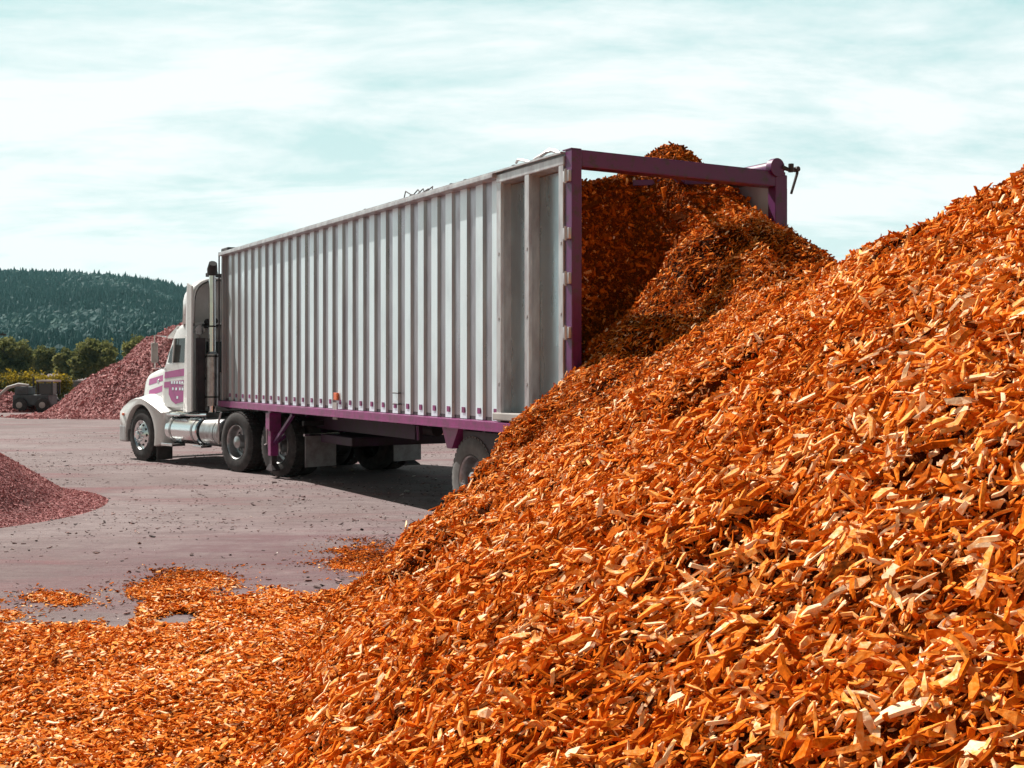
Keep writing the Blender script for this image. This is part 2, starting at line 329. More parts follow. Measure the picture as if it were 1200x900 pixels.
# trailer frame: rear left corner, across (u) and forward (y)
TR = np.array([.512, 11.75]); TA = math.radians(30.0)
UW = np.array([math.cos(TA), math.sin(TA)]); UD = np.array([-math.sin(TA), math.cos(TA)])
TW = 2.80; TL = 11.63; TZ0 = 1.105; TZ1 = 3.89
def to_uv(x, y):
    a = x - TR[0]; b = y - TR[1]
    return a * UW[0] + b * UW[1], -(a * UD[0] + b * UD[1])          # u across, v rearward
def from_uv(u, v): return TR[0] + u * UW[0] - v * UD[0], TR[1] + u * UW[1] - v * UD[1]

# ------------------------------------------------------------------ ground, hill
def build_ground():
    m = bpy.data.materials.new('yard ground'); m.use_nodes = True
    t = m.node_tree; b = t.nodes['Principled BSDF']; b.inputs['Roughness'].default_value = .88; b.inputs['Specular IOR Level'].default_value = .25
    tc = t.nodes.new('ShaderNodeTexCoord')
    def nz(sc, st=(1, 1, 1), d=6, ro=.6, rot=0, dis=0):
        mpn = t.nodes.new('ShaderNodeMapping'); mpn.inputs['Scale'].default_value = st; mpn.inputs['Rotation'].default_value = (0, 0, rot); t.links.new(tc.outputs['Object'], mpn.inputs[0])
        n = t.nodes.new('ShaderNodeTexNoise'); n.inputs['Scale'].default_value = sc; n.inputs['Detail'].default_value = d; n.inputs['Roughness'].default_value = ro; n.inputs['Distortion'].default_value = dis
        t.links.new(mpn.outputs[0], n.inputs['Vector']); return n.outputs[0]
    def mr(s, a, b_, c=0, d=1):
        r = t.nodes.new('ShaderNodeMapRange'); r.inputs[1].default_value = a; r.inputs[2].default_value = b_; r.inputs[3].default_value = c; r.inputs[4].default_value = d; t.links.new(s, r.inputs[0]); return r.outputs[0]
    def mix(f, a, b_):
        x = t.nodes.new('ShaderNodeMix'); x.data_type = 'RGBA'; t.links.new(f, x.inputs[0])
        for i, q in ((6, a), (7, b_)):
            if isinstance(q, tuple): x.inputs[i].default_value = (*q, 1)
            else: t.links.new(q, x.inputs[i])
        return x.outputs[2]
    c = mix(mr(nz(.35), .42, .58), (.215, .168, .166), (.155, .115, .112))
    c = mix(mr(nz(.55, (.35, 1.3, 1), 7, .62, .25, .6), .50, .64, 0, .85), c, (.170, .068, .074))      # reddish trails of fines
    c = mix(mr(nz(.16, (1, 1.8, 1), 5, .6, .5), .5, .7, 0, .55), c, (.245, .200, .196))
    c = mix(mr(nz(2.2, (.5, 2.2, 1), 7, .7, -.3, .8), .53, .68, 0, .75), c, (.10, .066, .066))           # tyre scuffs
    c = mix(mr(nz(3.2, (1, 1.3, 1), d=10, ro=.82), .47, .62, 0, .65), c, (.125, .085, .088))
    c = mix(mr(nz(14, d=6, ro=.8), .56, .68, 0, .8), c, (.06, .042, .044))
    c = mix(mr(nz(22, d=5, ro=.8), .60, .70, 0, .75), c, (.40, .35, .34))
    # stain of reddish fines near the foot of the pile, broken up by noise
    vd = t.nodes.new('ShaderNodeVectorMath'); vd.operation = 'DISTANCE'; vd.inputs[1].default_value = (-2.3, 11.3, 0); t.links.new(tc.outputs['Object'], vd.inputs[0])
    st = t.nodes.new('ShaderNodeMath'); st.operation = 'MULTIPLY'; t.links.new(mr(vd.outputs['Value'], 1.0, 3.0, 1, 0), st.inputs[0]); t.links.new(mr(nz(1.3, (.7, 1.5, 1), 8, .75), .36, .62, .1, 1), st.inputs[1])
    c = mix(st.outputs[0], c, (.13, .070, .078))
    t.links.new(c, b.inputs['Base Color'])
    bp = t.nodes.new('ShaderNodeBump'); bp.inputs['Strength'].default_value = .8; bp.inputs['Distance'].default_value = .02
    t.links.new(nz(9, d=9, ro=.7), bp.inputs['Height'])
    bp2 = t.nodes.new('ShaderNodeBump'); bp2.inputs['Strength'].default_value = .4; bp2.inputs['Distance'].default_value = .12
    t.links.new(nz(1.1, (.6, 2, 1), d=5), bp2.inputs['Height']); t.links.new(bp.outputs[0], bp2.inputs['Normal']); t.links.new(bp2.outputs[0], b.inputs['Normal'])
    mb = MB(); S = 3500
    mb.add([(-S, -60, 0), (S, -60, 0), (S, 2600, 0), (-S, 2600, 0)], [(0, 1, 2, 3)])
    g = mb.build('ground', m); tag(g, 'pinkish grey dusty yard surface with tyre tracks and red stains', 'ground', kind='structure')
build_ground()

def hill_z(x, y):
    # ridge line height (at y ~ 1300) by bearing, falls towards the yard
    brg = x / np.maximum(y, 1)
    top = np.interp(brg, [-.9, -.6, -.43, -.385, -.34, -.31, -.275, -.1, .1, .35, .7], [.062, .070, .0775, .0755, .0735, .0695, .0625, .055, .041, .036, .028])
    t = np.clip((y - 500) / (1250 - 500), 0, 1)
    z = top * 1250 * (t ** 1.15) + 14 * fbm(x, y, 210, 4, 3) * np.clip(t * 3, 0, 1) * (1 - t) * 3
    back = np.clip((y - 1250) / 500, 0, 1)
    return z * (1 - back * .9) - 1.5 + 1.3 * (t > 0)
def build_hill():
    g = grid_mesh('hills', hill_z, -1300, 900, 300, 1800, 20, M['forest'])
    tag(g, 'dark green hillside terrain under the far forest', 'hill', kind='structure')
    # forest: many small jagged crowns
    n = 85000
    Y = 505 + 790 * rng.random(n) ** .85; X = np.where(rng.random(n) < .7, (rng.random(n) * .42 - .58), rng.random(n) * 1.0 - .5) * Y
    Z = hill_z(X, Y); H = rng.uniform(7, 12, n) * (.75 + .5 * (rng.random(n) ** 2)); Rr = H * rng.uniform(.17, .34, n)
    pat = fbm(X, Y, 90, 3, 8)
    conif = pat + rng.normal(0, .18, n) > -.12
    Rr = np.where(conif, Rr * .8, Rr * 1.15); H = np.where(conif, H * 1.1, H * .85)
    tiers_c = [(0.08, 1.0), (.38, .55), (.40, .82), (.68, .35), (.70, .5), (1.0, .02)]
    tiers_b = [(0.1, .6), (.3, 1.), (.5, .8), (.62, 1.), (.85, .55), (1.0, .1)]
    k = 6; ns = 6
    ang = np.arange(ns) / ns * 2 * math.pi
    V = np.zeros((n, k, ns, 3))
    for i in range(k):
        hz = np.where(conif, tiers_c[i][0], tiers_b[i][0]); rz = np.where(conif, tiers_c[i][1], tiers_b[i][1])
        rad = (Rr * rz)[:, None] * rng.uniform(.6, 1.35, (n, ns)); a = ang[None] + rng.uniform(0, 1, (n, 1))
        V[:, i, :, 0] = X[:, None] + rad * np.cos(a); V[:, i, :, 1] = Y[:, None] + rad * np.sin(a)
        V[:, i, :, 2] = (Z + H * hz)[:, None] + rng.normal(0, .35, (n, ns))
    f = np.array([(i * ns + j, i * ns + (j + 1) % ns, (i + 1) * ns + (j + 1) % ns, (i + 1) * ns + j) for i in range(k - 1) for j in range(ns)])
    F = (np.arange(n)[:, None, None] * k * ns + f[None]).reshape(-1, 4)
    tint = np.where(conif, .38, .42) + rng.normal(0, .17, n) + pat * -.3
    o = raw_mesh('forest', V.reshape(-1, 3), F, M['forest'], np.repeat(tint, k * ns))
    tag(o, 'dense teal green conifer forest covering the far hillside', 'forest', kind='stuff')
build_hill()

# ------------------------------------------------------------------ trees, hedge, wall
def leaf_cloud(name, blobs, n, size, mat_, parent=None):
    """leaf sized quads spread through lumpy blobs (cx,cy,cz,rx,ry,rz)"""
    B = np.array(blobs); wgt = (B[:, 3] * B[:, 5]); pick = rng.choice(len(B), n, p=wgt / wgt.sum())
    d = rng.normal(0, 1, (n, 3)); d /= np.linalg.norm(d, axis=1, keepdims=True)
    rad = rng.random(n) ** .28
    lump = 1 + .35 * np.sin(d[:, 0] * 7 + pick) * np.sin(d[:, 2] * 6 + pick * 2.1) + .15 * np.sin(d[:, 1] * 13 + pick)
    P = B[pick, :3] + d * B[pick, 3:6] * (rad * lump)[:, None]
    P[:, 2] = np.maximum(P[:, 2], .05)
    a = rng.normal(0, 1, (n, 3)); a /= np.linalg.norm(a, axis=1, keepdims=True)
    b = np.cross(a, rng.normal(0, 1, (n, 3))); b /= np.linalg.norm(b, axis=1, keepdims=True)
    s = size * rng.uniform(.5, 1.3, n)[:, None]
    V = np.stack([P - a * s, P - b * s * .5, P + a * s, P + b * s * .5], 1).reshape(-1, 3)
    F = np.arange(4 * n).reshape(n, 4)
    t = np.clip(.42 + .16 * ((pick * 7) % 5 - 2) / 2 + rng.normal(0, .16, n), 0, 1)
    return raw_mesh(name, V, F, mat_, np.repeat(t, 4), False, parent)
def tree(name, x, y, h, r, label, mat_, group, n=9000, leaf=.22, seed=0):
    rnd = random.Random(seed); root = empty(name, (x, y, 0)); tag(root, label, 'tree', group)
    mb = MB(); hh = h * .45
    mb.tube([(0, 0, -.1), (.05, 0, hh * .5), (.1, .05, hh), (.15, .05, h * .75)], [.22, .17, .13, .05], 9)
    mb.build('trunk', M['bark'], root)
    for i in range(6):
        a = i * 1.05 + rnd.random(); l = MB()
        l.tube([(.08, 0, hh * (.5 + .1 * i)), (r * .4 * math.cos(a), r * .4 * math.sin(a), h * (.45 + .05 * i)), (r * .75 * math.cos(a), r * .75 * math.sin(a), h * (.58 + .05 * i))], [.08, .055, .02], 6)
        l.build('limb', M['bark'], root)
    bl = [(0, 0, h * .68, r * .6, r * .6, h * .30)]
    for i in range(17):
        a = rnd.random() * 6.28; q = r * rnd.uniform(.3, .85); z = h * rnd.uniform(.22, .86)
        q *= 1 - max(0, z / h - .6) * 1.5
        rr = r * rnd.uniform(.2, .38); bl.append((q * math.cos(a), q * math.sin(a), z, rr, rr, rr * .75))
    leaf_cloud('crown', bl, n, leaf, mat_, root)
    return root
TG = 'olive green trees behind the yard'
def tp(px, Y): return (px - 600) / FPX * Y
for i, (px, Y, top, wpx, lab) in enumerate([
    (-62, 118, 398, 60, 'olive tree outside the left edge behind the yellow hedge'),
    (14, 112, 403, 62, 'olive brown rounded tree at far left above the yellow hedge'),
    (52, 128, 411, 40, 'small darker olive tree between the two rounded trees'),
    (80, 120, 414, 36, 'low olive shrubby tree just left of the broad rounded tree'),
    (112, 108, 403, 64, 'broad rounded olive green tree above the concrete wall'),
    (165, 118, 400, 60, 'olive tree partly hidden behind the far red brown pile'),
    (240, 122, 402, 66, 'olive tree hidden behind the white tractor cab'),
    (330, 125, 404, 70, 'olive tree hidden behind the front half of the trailer'),
    (430, 122, 406, 70, 'olive tree hidden behind the middle of the trailer')]):
    h = (CH + (HZ - top) / FPX * Y) * 1.1
    tree('olive_tree', tp(px, Y), Y, h, wpx / 2 / FPX * Y * 1.05, lab, M['olive'], TG, 13000 if i < 6 else 4000, .19, i)
def hedge():
    root = empty('flowering_hedge', (tp(16, 66), 66, 0)); tag(root, 'yellow flowering hedge running above the grey machine at far left', 'hedge')
    bl = []
    for i in range(26):
        x = -6.2 + i * .365; bl.append((x, random.uniform(-.5, .5), random.uniform(.9, 1.25) - (.12 if i % 5 == 0 else 0), .42, .5, .50))
    leaf_cloud('blossom', bl, 12000, .085, M['yellow'], root)
    bl2 = [(-6.2 + i * .6, 0, .55, .5, .6, .6) for i in range(16)]
    leaf_cloud('leaves', bl2, 6000, .11, M['olive'], root)
    for i in range(5):
        s = MB(); s.tube([(-5.5 + i * 2, 0, -.05), (-5.45 + i * 2, .05, .5), (-5.3 + i * 2, 0, 1)], [.06, .05, .02], 6); s.build('stem', M['bark'], root)
hedge()
def wall():
    x0, x1, Y = tp(60, 88), tp(330, 88), 88
    root = empty('retaining_wall', (x0, Y, 0)); tag(root, 'low dark concrete retaining wall with pale coping behind the far pile', 'wall')
    mb = MB(); L = x1 - x0
    for i in range(5): mb.box(i * L / 5, (i + 1) * L / 5 - .03, 0, .3, -.2, .88, 0, .02)
    mb.build('wall_panel', M['concrete'], root)
    c = MB(); c.box(-.05, L, -.06, .36, .884, .98, 0, .01); c.build('coping', M['cap'], root)
wall()

# ------------------------------------------------------------------ red brown piles
def pile(name, label, cx, cy, fn, ext, st, chips, sz, group=None, base=M['red_base'], cm=M['red']):
    root = empty(name, (cx, cy, 0)); tag(root, label, 'pile', group)
    loc = lambda x, y: fn(x + cx, y + cy)
    grid_mesh('heap_surface', loc, -ext[0], ext[0], -ext[1], ext[1], st, base, lambda X, Y, Z: Z > -.05, root)
    x = rng.uniform(-ext[0], ext[0], chips * 3); y = rng.uniform(-ext[1], ext[1], chips * 3); z = loc(x, y)
    k = np.where(z > .0)[0][:chips]; x, y, z = x[k], y[k], z[k]
    nn = normals(loc, x, y, .05); L = sz * np.exp(rng.normal(0, .4, len(x))); tint = np.clip(rng.normal(.5, .2, len(x)), 0, 1)
    V, F, t = chips_geo(np.stack([x, y, z + L * .1], -1), nn, L, L * rng.uniform(.25, .6, len(x)), L * .22, tint, .6)
    c = raw_mesh('bark_chips', V, F, cm, t, False, root); c['kind'] = 'stuff'
    return root
def mound_left(x, y):
    r = np.sqrt((x + 8.5) ** 2 + (y - 15.0) ** 2)
    z2 = np.maximum(2.0 - .68 * r, .30 * np.exp(-(r / 2.95) ** 6) - .02)
    return z2 + .05 * fbm(x, y, .9, 4, 2) * np.clip(z2 * 4, 0, 1) - .03
pile('bark_mound', 'low smooth red brown bark mound at the left edge of the yard', -8.5, 15.0, mound_left, (4.0, 4.0), .05, 110000, .017)
def mound_far(x, y):
    # broad pile behind the tractor: polyline crest
    z = np.full(np.shape(x), -9.)
    for (cx, cy, h) in ((-13.8, 49, 3.9), (-12.8, 48.5, 4.1), (-11.6, 48.2, 4.1), (-10.2, 48, 4.0), (-8.5, 47.5, 3.8), (-6.5, 46.8, 3.3)):
        z = np.maximum(z, h - .14 - .74 * np.sqrt((x - cx) ** 2 + (y - cy) ** 2))
    z = np.maximum(z, .22 * np.exp(-(((x + 9.5) / 8) ** 4 + ((y - 46) / 3.2) ** 4)) - .04)
    return z + (.34 * fbm(x, y, 1.1, 5, 6, .6)) * np.clip(z * 1.2 + .1, 0, 1)
pile('bark_pile', 'tall lumpy red brown bark pile beyond the tractor hood', -11.5, 48, mound_far, (12, 7.5), .09, 80000, .065)
def mound_mid(x, y): return 1.1 - .5 * np.sqrt(((x + 1.0) / 3.2) ** 2 + ((y - 34) / 1.0) ** 2) + .12 * fbm(x, y, .8, 4, 9)
pile('bark_ridge', 'low red brown bark ridge seen under the trailer', -1.0, 34, mound_mid, (8.5, 3), .09, 20000, .06)
def mound_dark(x, y): return 1.0 - .42 * np.sqrt(((x + 22.2) / 1.15) ** 2 + ((y - 51) / 1.0) ** 2) + .15 * fbm(x, y, 1, 4, 12)
pile('soil_mound', 'dark reddish soil mound beside the grey loading machine at far left', -22.2, 51, mound_dark, (4, 3), .1, 6000, .09)

# ------------------------------------------------------------------ orange chips
CR = [(6.2, 5.6, 4.8, .66), (5.2, 6.3, 4.25, .66), (4.2, 7.0, 3.63, .66), (3.40, 7.6, 3.13, .67), (3.10, 8.1, 2.97, .67), (2.85, 8.6, 2.78, .66), (2.68, 9.3, 2.60, .63), (2.55, 10.1, 2.52, .60), (2.35, 10.8, 2.50, .60), (2.40, 11.4, 2.78, .74), (2.38, 11.9, 3.10, .88)]
cu, cv = from_uv(1.95, 0.0); CR.append((cu, cv, 3.55, .98))
for _u, _v, _h, _k in ((2.3, .40, 3.36, .85), (2.62, .0, 3.44, .95), (2.3, .0, 3.64, .95)): CR.append((*from_uv(_u, _v), _h, _k))

def dens(c, k=8):
    o = []
    for a, b in zip(c[:-1], c[1:]):
        for i in range(k): t = i / k; o.append(tuple(a[j] * (1 - t) + b[j] * t for j in range(4)))
    return o + [c[-1]]
CRD = dens(CR) + [(*from_uv(.85, .65), 2.36, .64), (*from_uv(.6, 1.0), 2.12, .62)]
def crest(x, y, upto=None):
    z = np.full(np.shape(x), -9.)
    for (cx, cy, h, k) in CRD: z = np.maximum(z, h - k * np.sqrt((x - cx) ** 2 + (y - cy) ** 2 + .02))
    return z
def lumps(x, y):
    r = np.sqrt(x * x + y * y); a = np.clip(r / 8, .35, 1)
    l = .17 * fbm(x, y, 1.3, 3, 1) + .07 * fbm(x, y, .17, 2, 11) + .15 * fbm(x + .3 * y, y, .42, 3, 4) * (1.2 - a * .5)
    pit = np.maximum(vnoise(x, y, .38, 7) + vnoise(x, y, .9, 2) * .6 - .36, 0)         # dark hollows
    return l - pit * 1.7 * (1.1 - a * .5)
PEN = 2.0; KV = 1.7
def outer(x, y):
    z = crest(x, y); _u, _v = to_uv(x, y); z = z - PEN * np.maximum(-_u - KV * np.maximum(_v, -.3) - .05, 0); z = z + lumps(x, y) * np.clip(z + .25, .0, 1)
    return z
def load(u, v):
    """height inside the trailer, v<0 forwards"""
    x, y = from_uv(u, v); s = outer(x, y)
    v0 = np.interp(u, [0, .6, 1.2, 1.7, 2.1, 2.8], [-1.05, -1.25, -1.15, -1.1, -1.2, -1.2]) + .25 * fbm(x, y, .6, 3, 21)
    top = np.interp(u, [0, .5, 1.1, 1.8, 2.3, 2.8], [3.70, 3.83, 3.88, 3.97, 4.02, 3.92]) + .37 * np.exp(-(((u - 2.30) / .50) ** 2 + ((v + 1.15) / .45) ** 2)) + .10 * fbm(x, y, .5, 3, 23)
    top = np.where(v < -2.6, top - np.clip((-v - 2.6) * .25, 0, .45), top)
    face = top - np.interp(u, [0, 1.45, 1.8, 2.8], [3.6, 3.4, .38, .35]) * np.maximum(v - v0, 0)
    base = 1.25 + .6 * np.clip((v + 1.5), 0, 1)
    inner = s - np.interp(u, [0, 1.7, 2.1, 2.8], [2.6, 2.4, 0, 0]) * np.maximum(-v - .02, 0)
    zz = np.minimum(np.maximum(np.maximum(face, inner), base), top + .1)
    wq = np.clip((v + .40) / .40, 0, 1) * np.clip((u - 1.3) / .3, 0, 1); zz = zz * (1 - wq) + np.maximum(s, 1.3) * wq      # runs on into the spill outside
    return np.where((u < .25) & (v > -1.5), np.minimum(base, 1.25), zz)
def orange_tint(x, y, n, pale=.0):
    u_, v_ = to_uv(x, y); pale = pale - ((u_ > -.9) & (u_ < 4)) * .10 * np.clip((2.4 - v_) / 1.6, 0, 1) - .34 * np.clip((.1 - v_) / .5, 0, 1)      # shade on the load and nearby spill is put into the chip tint
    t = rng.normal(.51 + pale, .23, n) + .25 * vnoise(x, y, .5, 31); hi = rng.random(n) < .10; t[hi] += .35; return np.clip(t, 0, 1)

def big_pile():
    root = empty('wood_chip_pile', (3.0, 8.5, 0)); tag(root, 'huge orange wood chip pile filling the foreground and right side', 'pile')
    inv = lambda V: V - np.array([3.0, 8.5, 0])
    inside = lambda X, Y: (lambda uv: (uv[0] > -.02) & (uv[0] < TW + .02) & (uv[1] < .0))(to_uv(X, Y))
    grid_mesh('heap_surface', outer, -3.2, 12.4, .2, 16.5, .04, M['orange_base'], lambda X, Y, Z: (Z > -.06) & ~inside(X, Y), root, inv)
    # candidates, density by distance to keep sizes natural
    Vs, Fs, Ts = [], [], []; off = 0
    def scatter(n, box, keep, Lf, tilt, lift=.15, wr=(.16, .42), pale=0., thick=.12, near=True):
        nonlocal off
        x = rng.uniform(box[0], box[1], n); y = rng.uniform(box[2], box[3], n); z = outer(x, y)
        k = (z > .0) & ~inside(x, y) & keep(x, y, z); x, y, z = x[k], y[k], z[k]; n = len(x)
        nn = normals(outer, x, y, .04); L = Lf(x, y) * np.exp(np.minimum(rng.normal(0, .42, n), .75)); W = np.minimum(L * rng.uniform(*wr, n), .028)
        P = np.stack([x, y, z], -1) + nn * (L * lift * rng.uniform(-.3, 1.2, n))[:, None]
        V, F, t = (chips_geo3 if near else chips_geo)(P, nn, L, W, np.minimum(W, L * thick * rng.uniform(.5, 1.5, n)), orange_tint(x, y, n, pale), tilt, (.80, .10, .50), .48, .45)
        Vs.append(inv(V)); Fs.append(F + off); Ts.append(t); off += len(V)
    r = lambda x, y: np.sqrt(x * x + y * y)
    vis = lambda x, y: (x < .52 * y + 1.4)
    size = lambda x, y: .049 - .015 * np.clip((r(x, y) - 5) / 6, 0, 1) - .011 * np.clip((1.5 - x) / 3, 0, 1)
    scatter(290000, (-3, 7, 1.8, 8.5), lambda x, y, z: vis(x, y) & (r(x, y) < 7), size, .75, .55, (.10, .42))
    scatter(420000, (-3, 8, 4.5, 14.5), lambda x, y, z: vis(x, y) & (r(x, y) >= 7), size, .75, .45, near=False)
    scatter(60000, (-3, 12, .5, 14.5), lambda x, y, z: ~vis(x, y), lambda x, y: .07 + 0 * x, .5, near=False)
    # bigger splinters and slabs
    scatter(26000, (-1.5, 6, 2, 10), lambda x, y, z: vis(x, y) & (x > -.9), lambda x, y: .072 + .0 * x, .55, .18, (.10, .28), .06, .08)
    scatter(2000, (-1, 6, 2, 9), lambda x, y, z: vis(x, y), lambda x, y: .105 + .0 * x, .45, .14, (.08, .22), .12, .07)
    c = raw_mesh('wood_chips', np.concatenate(Vs), np.concatenate(Fs), M['orange'], np.concatenate(Ts), False, root); c['kind'] = 'stuff'
big_pile()

def trailer_load():
    ox, oy = from_uv(1.4, -1.5); root = empty('wood_chip_load', (ox, oy, 0)); tag(root, 'dark orange wood chip load heaped inside the open rear of the trailer', 'load')
    def tf(V):
        x, y = from_uv(V[:, 0], V[:, 1]); return np.stack([x - ox, y - oy, V[:, 2]], -1)
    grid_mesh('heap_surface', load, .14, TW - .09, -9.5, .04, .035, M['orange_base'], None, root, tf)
    n = 70000; u = rng.uniform(.17, TW - .12, n); v = -4.2 * rng.random(n) ** 1.6 + .02; u = np.where(v > -1.6, np.maximum(u, .27 + .2 * (u - .08)), u)
    z = load(u, v)
    e = .03; zu = (load(u + e, v) - load(u - e, v)) / (2 * e); zv = (load(u, v + e) - load(u, v - e)) / (2 * e)
    # extra points on steep faces
    slope = np.sqrt(zu ** 2 + zv ** 2)
    rep = np.clip(np.round(slope * 1.2).astype(int), 1, 5); idx = np.repeat(np.arange(n), rep)
    u = u[idx]; v = v[idx] + rng.normal(0, .012, len(idx)); z = load(u, v); zu = zu[idx]; zv = zv[idx]; n = len(u)
    nl = np.stack([-zu, -zv, np.ones(n)], -1); nl /= np.linalg.norm(nl, axis=1, keepdims=True)
    x, y = from_uv(u, v)
    nn = np.stack([nl[:, 0] * UW[0] - nl[:, 1] * UD[0], nl[:, 0] * UW[1] - nl[:, 1] * UD[1], nl[:, 2]], -1)
    L = .040 * np.exp(rng.normal(0, .42, n)); W = L * rng.uniform(.2, .5, n)
    P = np.stack([x - ox, y - oy, z], -1) + nn * (L * .2 * rng.random(n))[:, None]
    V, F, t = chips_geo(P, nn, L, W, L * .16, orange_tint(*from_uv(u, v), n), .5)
    c = raw_mesh('wood_chips', V, F, M['orange'], t, False, root); c['kind'] = 'stuff'
trailer_load()

def patch(name, label, maskf, box, n, L0, thick, cat='chips', kind='stuff', sheet=True, thr=.5, group=None):
    """thin layer of loose chips on the ground; maskf gives 0..1 cover"""
    hz = lambda x, y: np.where(maskf(x, y) > .12, thick * np.clip(maskf(x, y) * 1.6 - thr, .12, 1) * (1 + 1.2 * fbm(x, y, .35, 3, 15)) - .004, -.02)
    cx, cy = (box[0] + box[1]) / 2, (box[2] + box[3]) / 2; inv = lambda V: V - np.array([cx, cy, 0])
    root = grid_mesh(name, lambda x, y: np.maximum(hz(x, y), -.02), *box, .04, M['orange_fines'], lambda X, Y, Z: (maskf(X, Y) > thr), None, inv)
    root.location = (cx, cy, 0); tag(root, label, cat, group, kind)
    x = rng.uniform(box[0], box[1], n); y = rng.uniform(box[2], box[3], n); m = maskf(x, y)
    k = (rng.random(n) < np.clip(m, 0, 1) ** 1.3) & (y > 1.5); x, y, m = x[k], y[k], m[k]; n = len(x)
    L = L0 * np.exp(np.minimum(rng.normal(0, .45, n), .9)); W = np.minimum(L * rng.uniform(.15, .5, n), .026)
    z = np.maximum(hz(x, y), 0) + L * .12 * rng.uniform(0, 1.6, n) + .004
    nn = np.tile([0, 0, 1.], (n, 1))
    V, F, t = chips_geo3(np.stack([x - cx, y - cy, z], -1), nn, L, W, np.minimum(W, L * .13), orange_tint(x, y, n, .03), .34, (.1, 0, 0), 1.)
    c = raw_mesh('loose_chips', V, F, M['orange'], t, False, root); c['kind'] = 'stuff'
    return root
def ell(px, py, rx, ry, soft=1.0):
    def f(x, y):
        yy = np.maximum(y, 3.5); a, b = topx(x, yy); w_ = fbm(x, y, .35, 4, 19) * .9
        d = np.sqrt(((a - px) / rx) ** 2 + ((b - py) / ry) ** 2) + w_
        return np.maximum(np.clip((1.45 - d) / .9 * soft, 0, 1), .12 * np.exp(-np.maximum(d - 1, 0) * 1.1))
    return f
def carpet_mask(x, y):
    yy = np.maximum(y, 3.0); a, b = topx(x, yy)
    edge = np.interp(a, [-400, -100, 0, 60, 110, 145, 160, 175, 240, 330, 345, 385, 415, 430, 470], [715, 722, 733, 738, 738, 734, 716, 704, 694, 697, 707, 706, 697, 676, 640])
    m = (b - edge) / 14 + .5 + fbm(x, y, .45, 4, 19) * 1.5
    hole = np.clip((1.2 - np.sqrt(((a - 208) / 27) ** 2 + ((b - 729) / 9) ** 2) - fbm(x, y, .3, 3, 29) * .8) * 1.6, 0, 1)
    bare = np.clip((vnoise(x, y, .28, 41) + vnoise(x, y, .11, 43) * .6 - .38) * 2, 0, .8)
    stray = .16 * np.exp(np.minimum(m, 0) * .55) * (vnoise(x, y, .5, 77) > -.1)
    return np.maximum(np.clip(m, 0, 1) * (1 - hole) * (1 - bare * (b < 800)), stray * (m < .6))
patch('wood_chip_spread', 'flat spread of orange wood chips on the ground at lower left of the big pile', carpet_mask, (-5.6, 1.4, 2.2, 9.8), 300000, .031, .035)
def box_of(px, py, rx, ry):
    x0, y1 = ground(px - rx * 1.6, py - ry * 1.6); x1, y0 = ground(px + rx * 1.6, py + ry * 1.6); xa, _ = ground(px - rx * 1.6, py + ry * 1.6); xb, _ = ground(px + rx * 1.6, py - ry * 1.6)
    return min(x0, xa), max(x1, xb), y0, y1
for (p, lab) in (((227, 679, 40, 11), 'oval patch of orange chips on the ground, farthest patch from the camera'),
                 ((72, 703, 33, 8.5), 'isolated orange chip patch on the bare ground at far left'),
                 ((164, 693, 22, 7), 'small orange chip patch between the isolated left patch and the oval patch'),
                 ((425, 655, 40, 17), 'orange chip patch touching the left foot of the big pile'),
                 ((5, 722, 24, 7), 'orange chip patch cut by the left edge just above the flat spread')):
    patch('wood_chip_patch', lab, ell(*p), box_of(*p), 16000 if p[2] > 30 else 8000, .021, .006, thr=.62, group='small patches of orange chips on the yard')

def debris():
    n = 26000; Y = 7.6 + 26 * rng.random(n) ** 1.5; X = (rng.random(n) * .60 - .47) * Y
    k = (fbm(X, Y, 1.6, 3, 50) + rng.normal(0, .25, n) > 0); X, Y = X[k], Y[k]; n = len(X)
    L = .020 * np.exp(rng.normal(0, .5, n)); t = np.clip(rng.beta(1.1, 1.2, n), 0, 1)
    V, F, t = chips_geo(np.stack([X, Y, L * .1 + .002], -1), np.tile([0, 0, 1.], (n, 1)), L, L * .4, L * .15, t, .2)
    o = raw_mesh('debris', V, F, M['debris'], t); tag(o, 'loose bark bits and dust crumbs strewn over the bare yard', 'debris', kind='stuff')
debris()
for (px, py, s, lab) in ((425 - 13, 551.5, .10, 'pale pebble in the trailer shadow, nearest the tractor'), (477, 577, .085, 'pale pebble in the trailer shadow, nearest the trailer wheel')):
    x, y = ground(px, py); b = bmesh.new(); bmesh.ops.create_icosphere(b, subdivisions=2, radius=s / 2)
    for q in b.verts: q.co = Vector((q.co.x, q.co.y * .8, q.co.z * .55)) * (1 + random.uniform(-.12, .12))
    me = bpy.data.meshes.new('pebble'); b.to_mesh(me); b.free(); me.materials.append(M['cap']); o = bpy.data.objects.new('pebble', me); COL.objects.link(o); o.location = (x, y, s * .2)
    tag(o, lab, 'pebble')

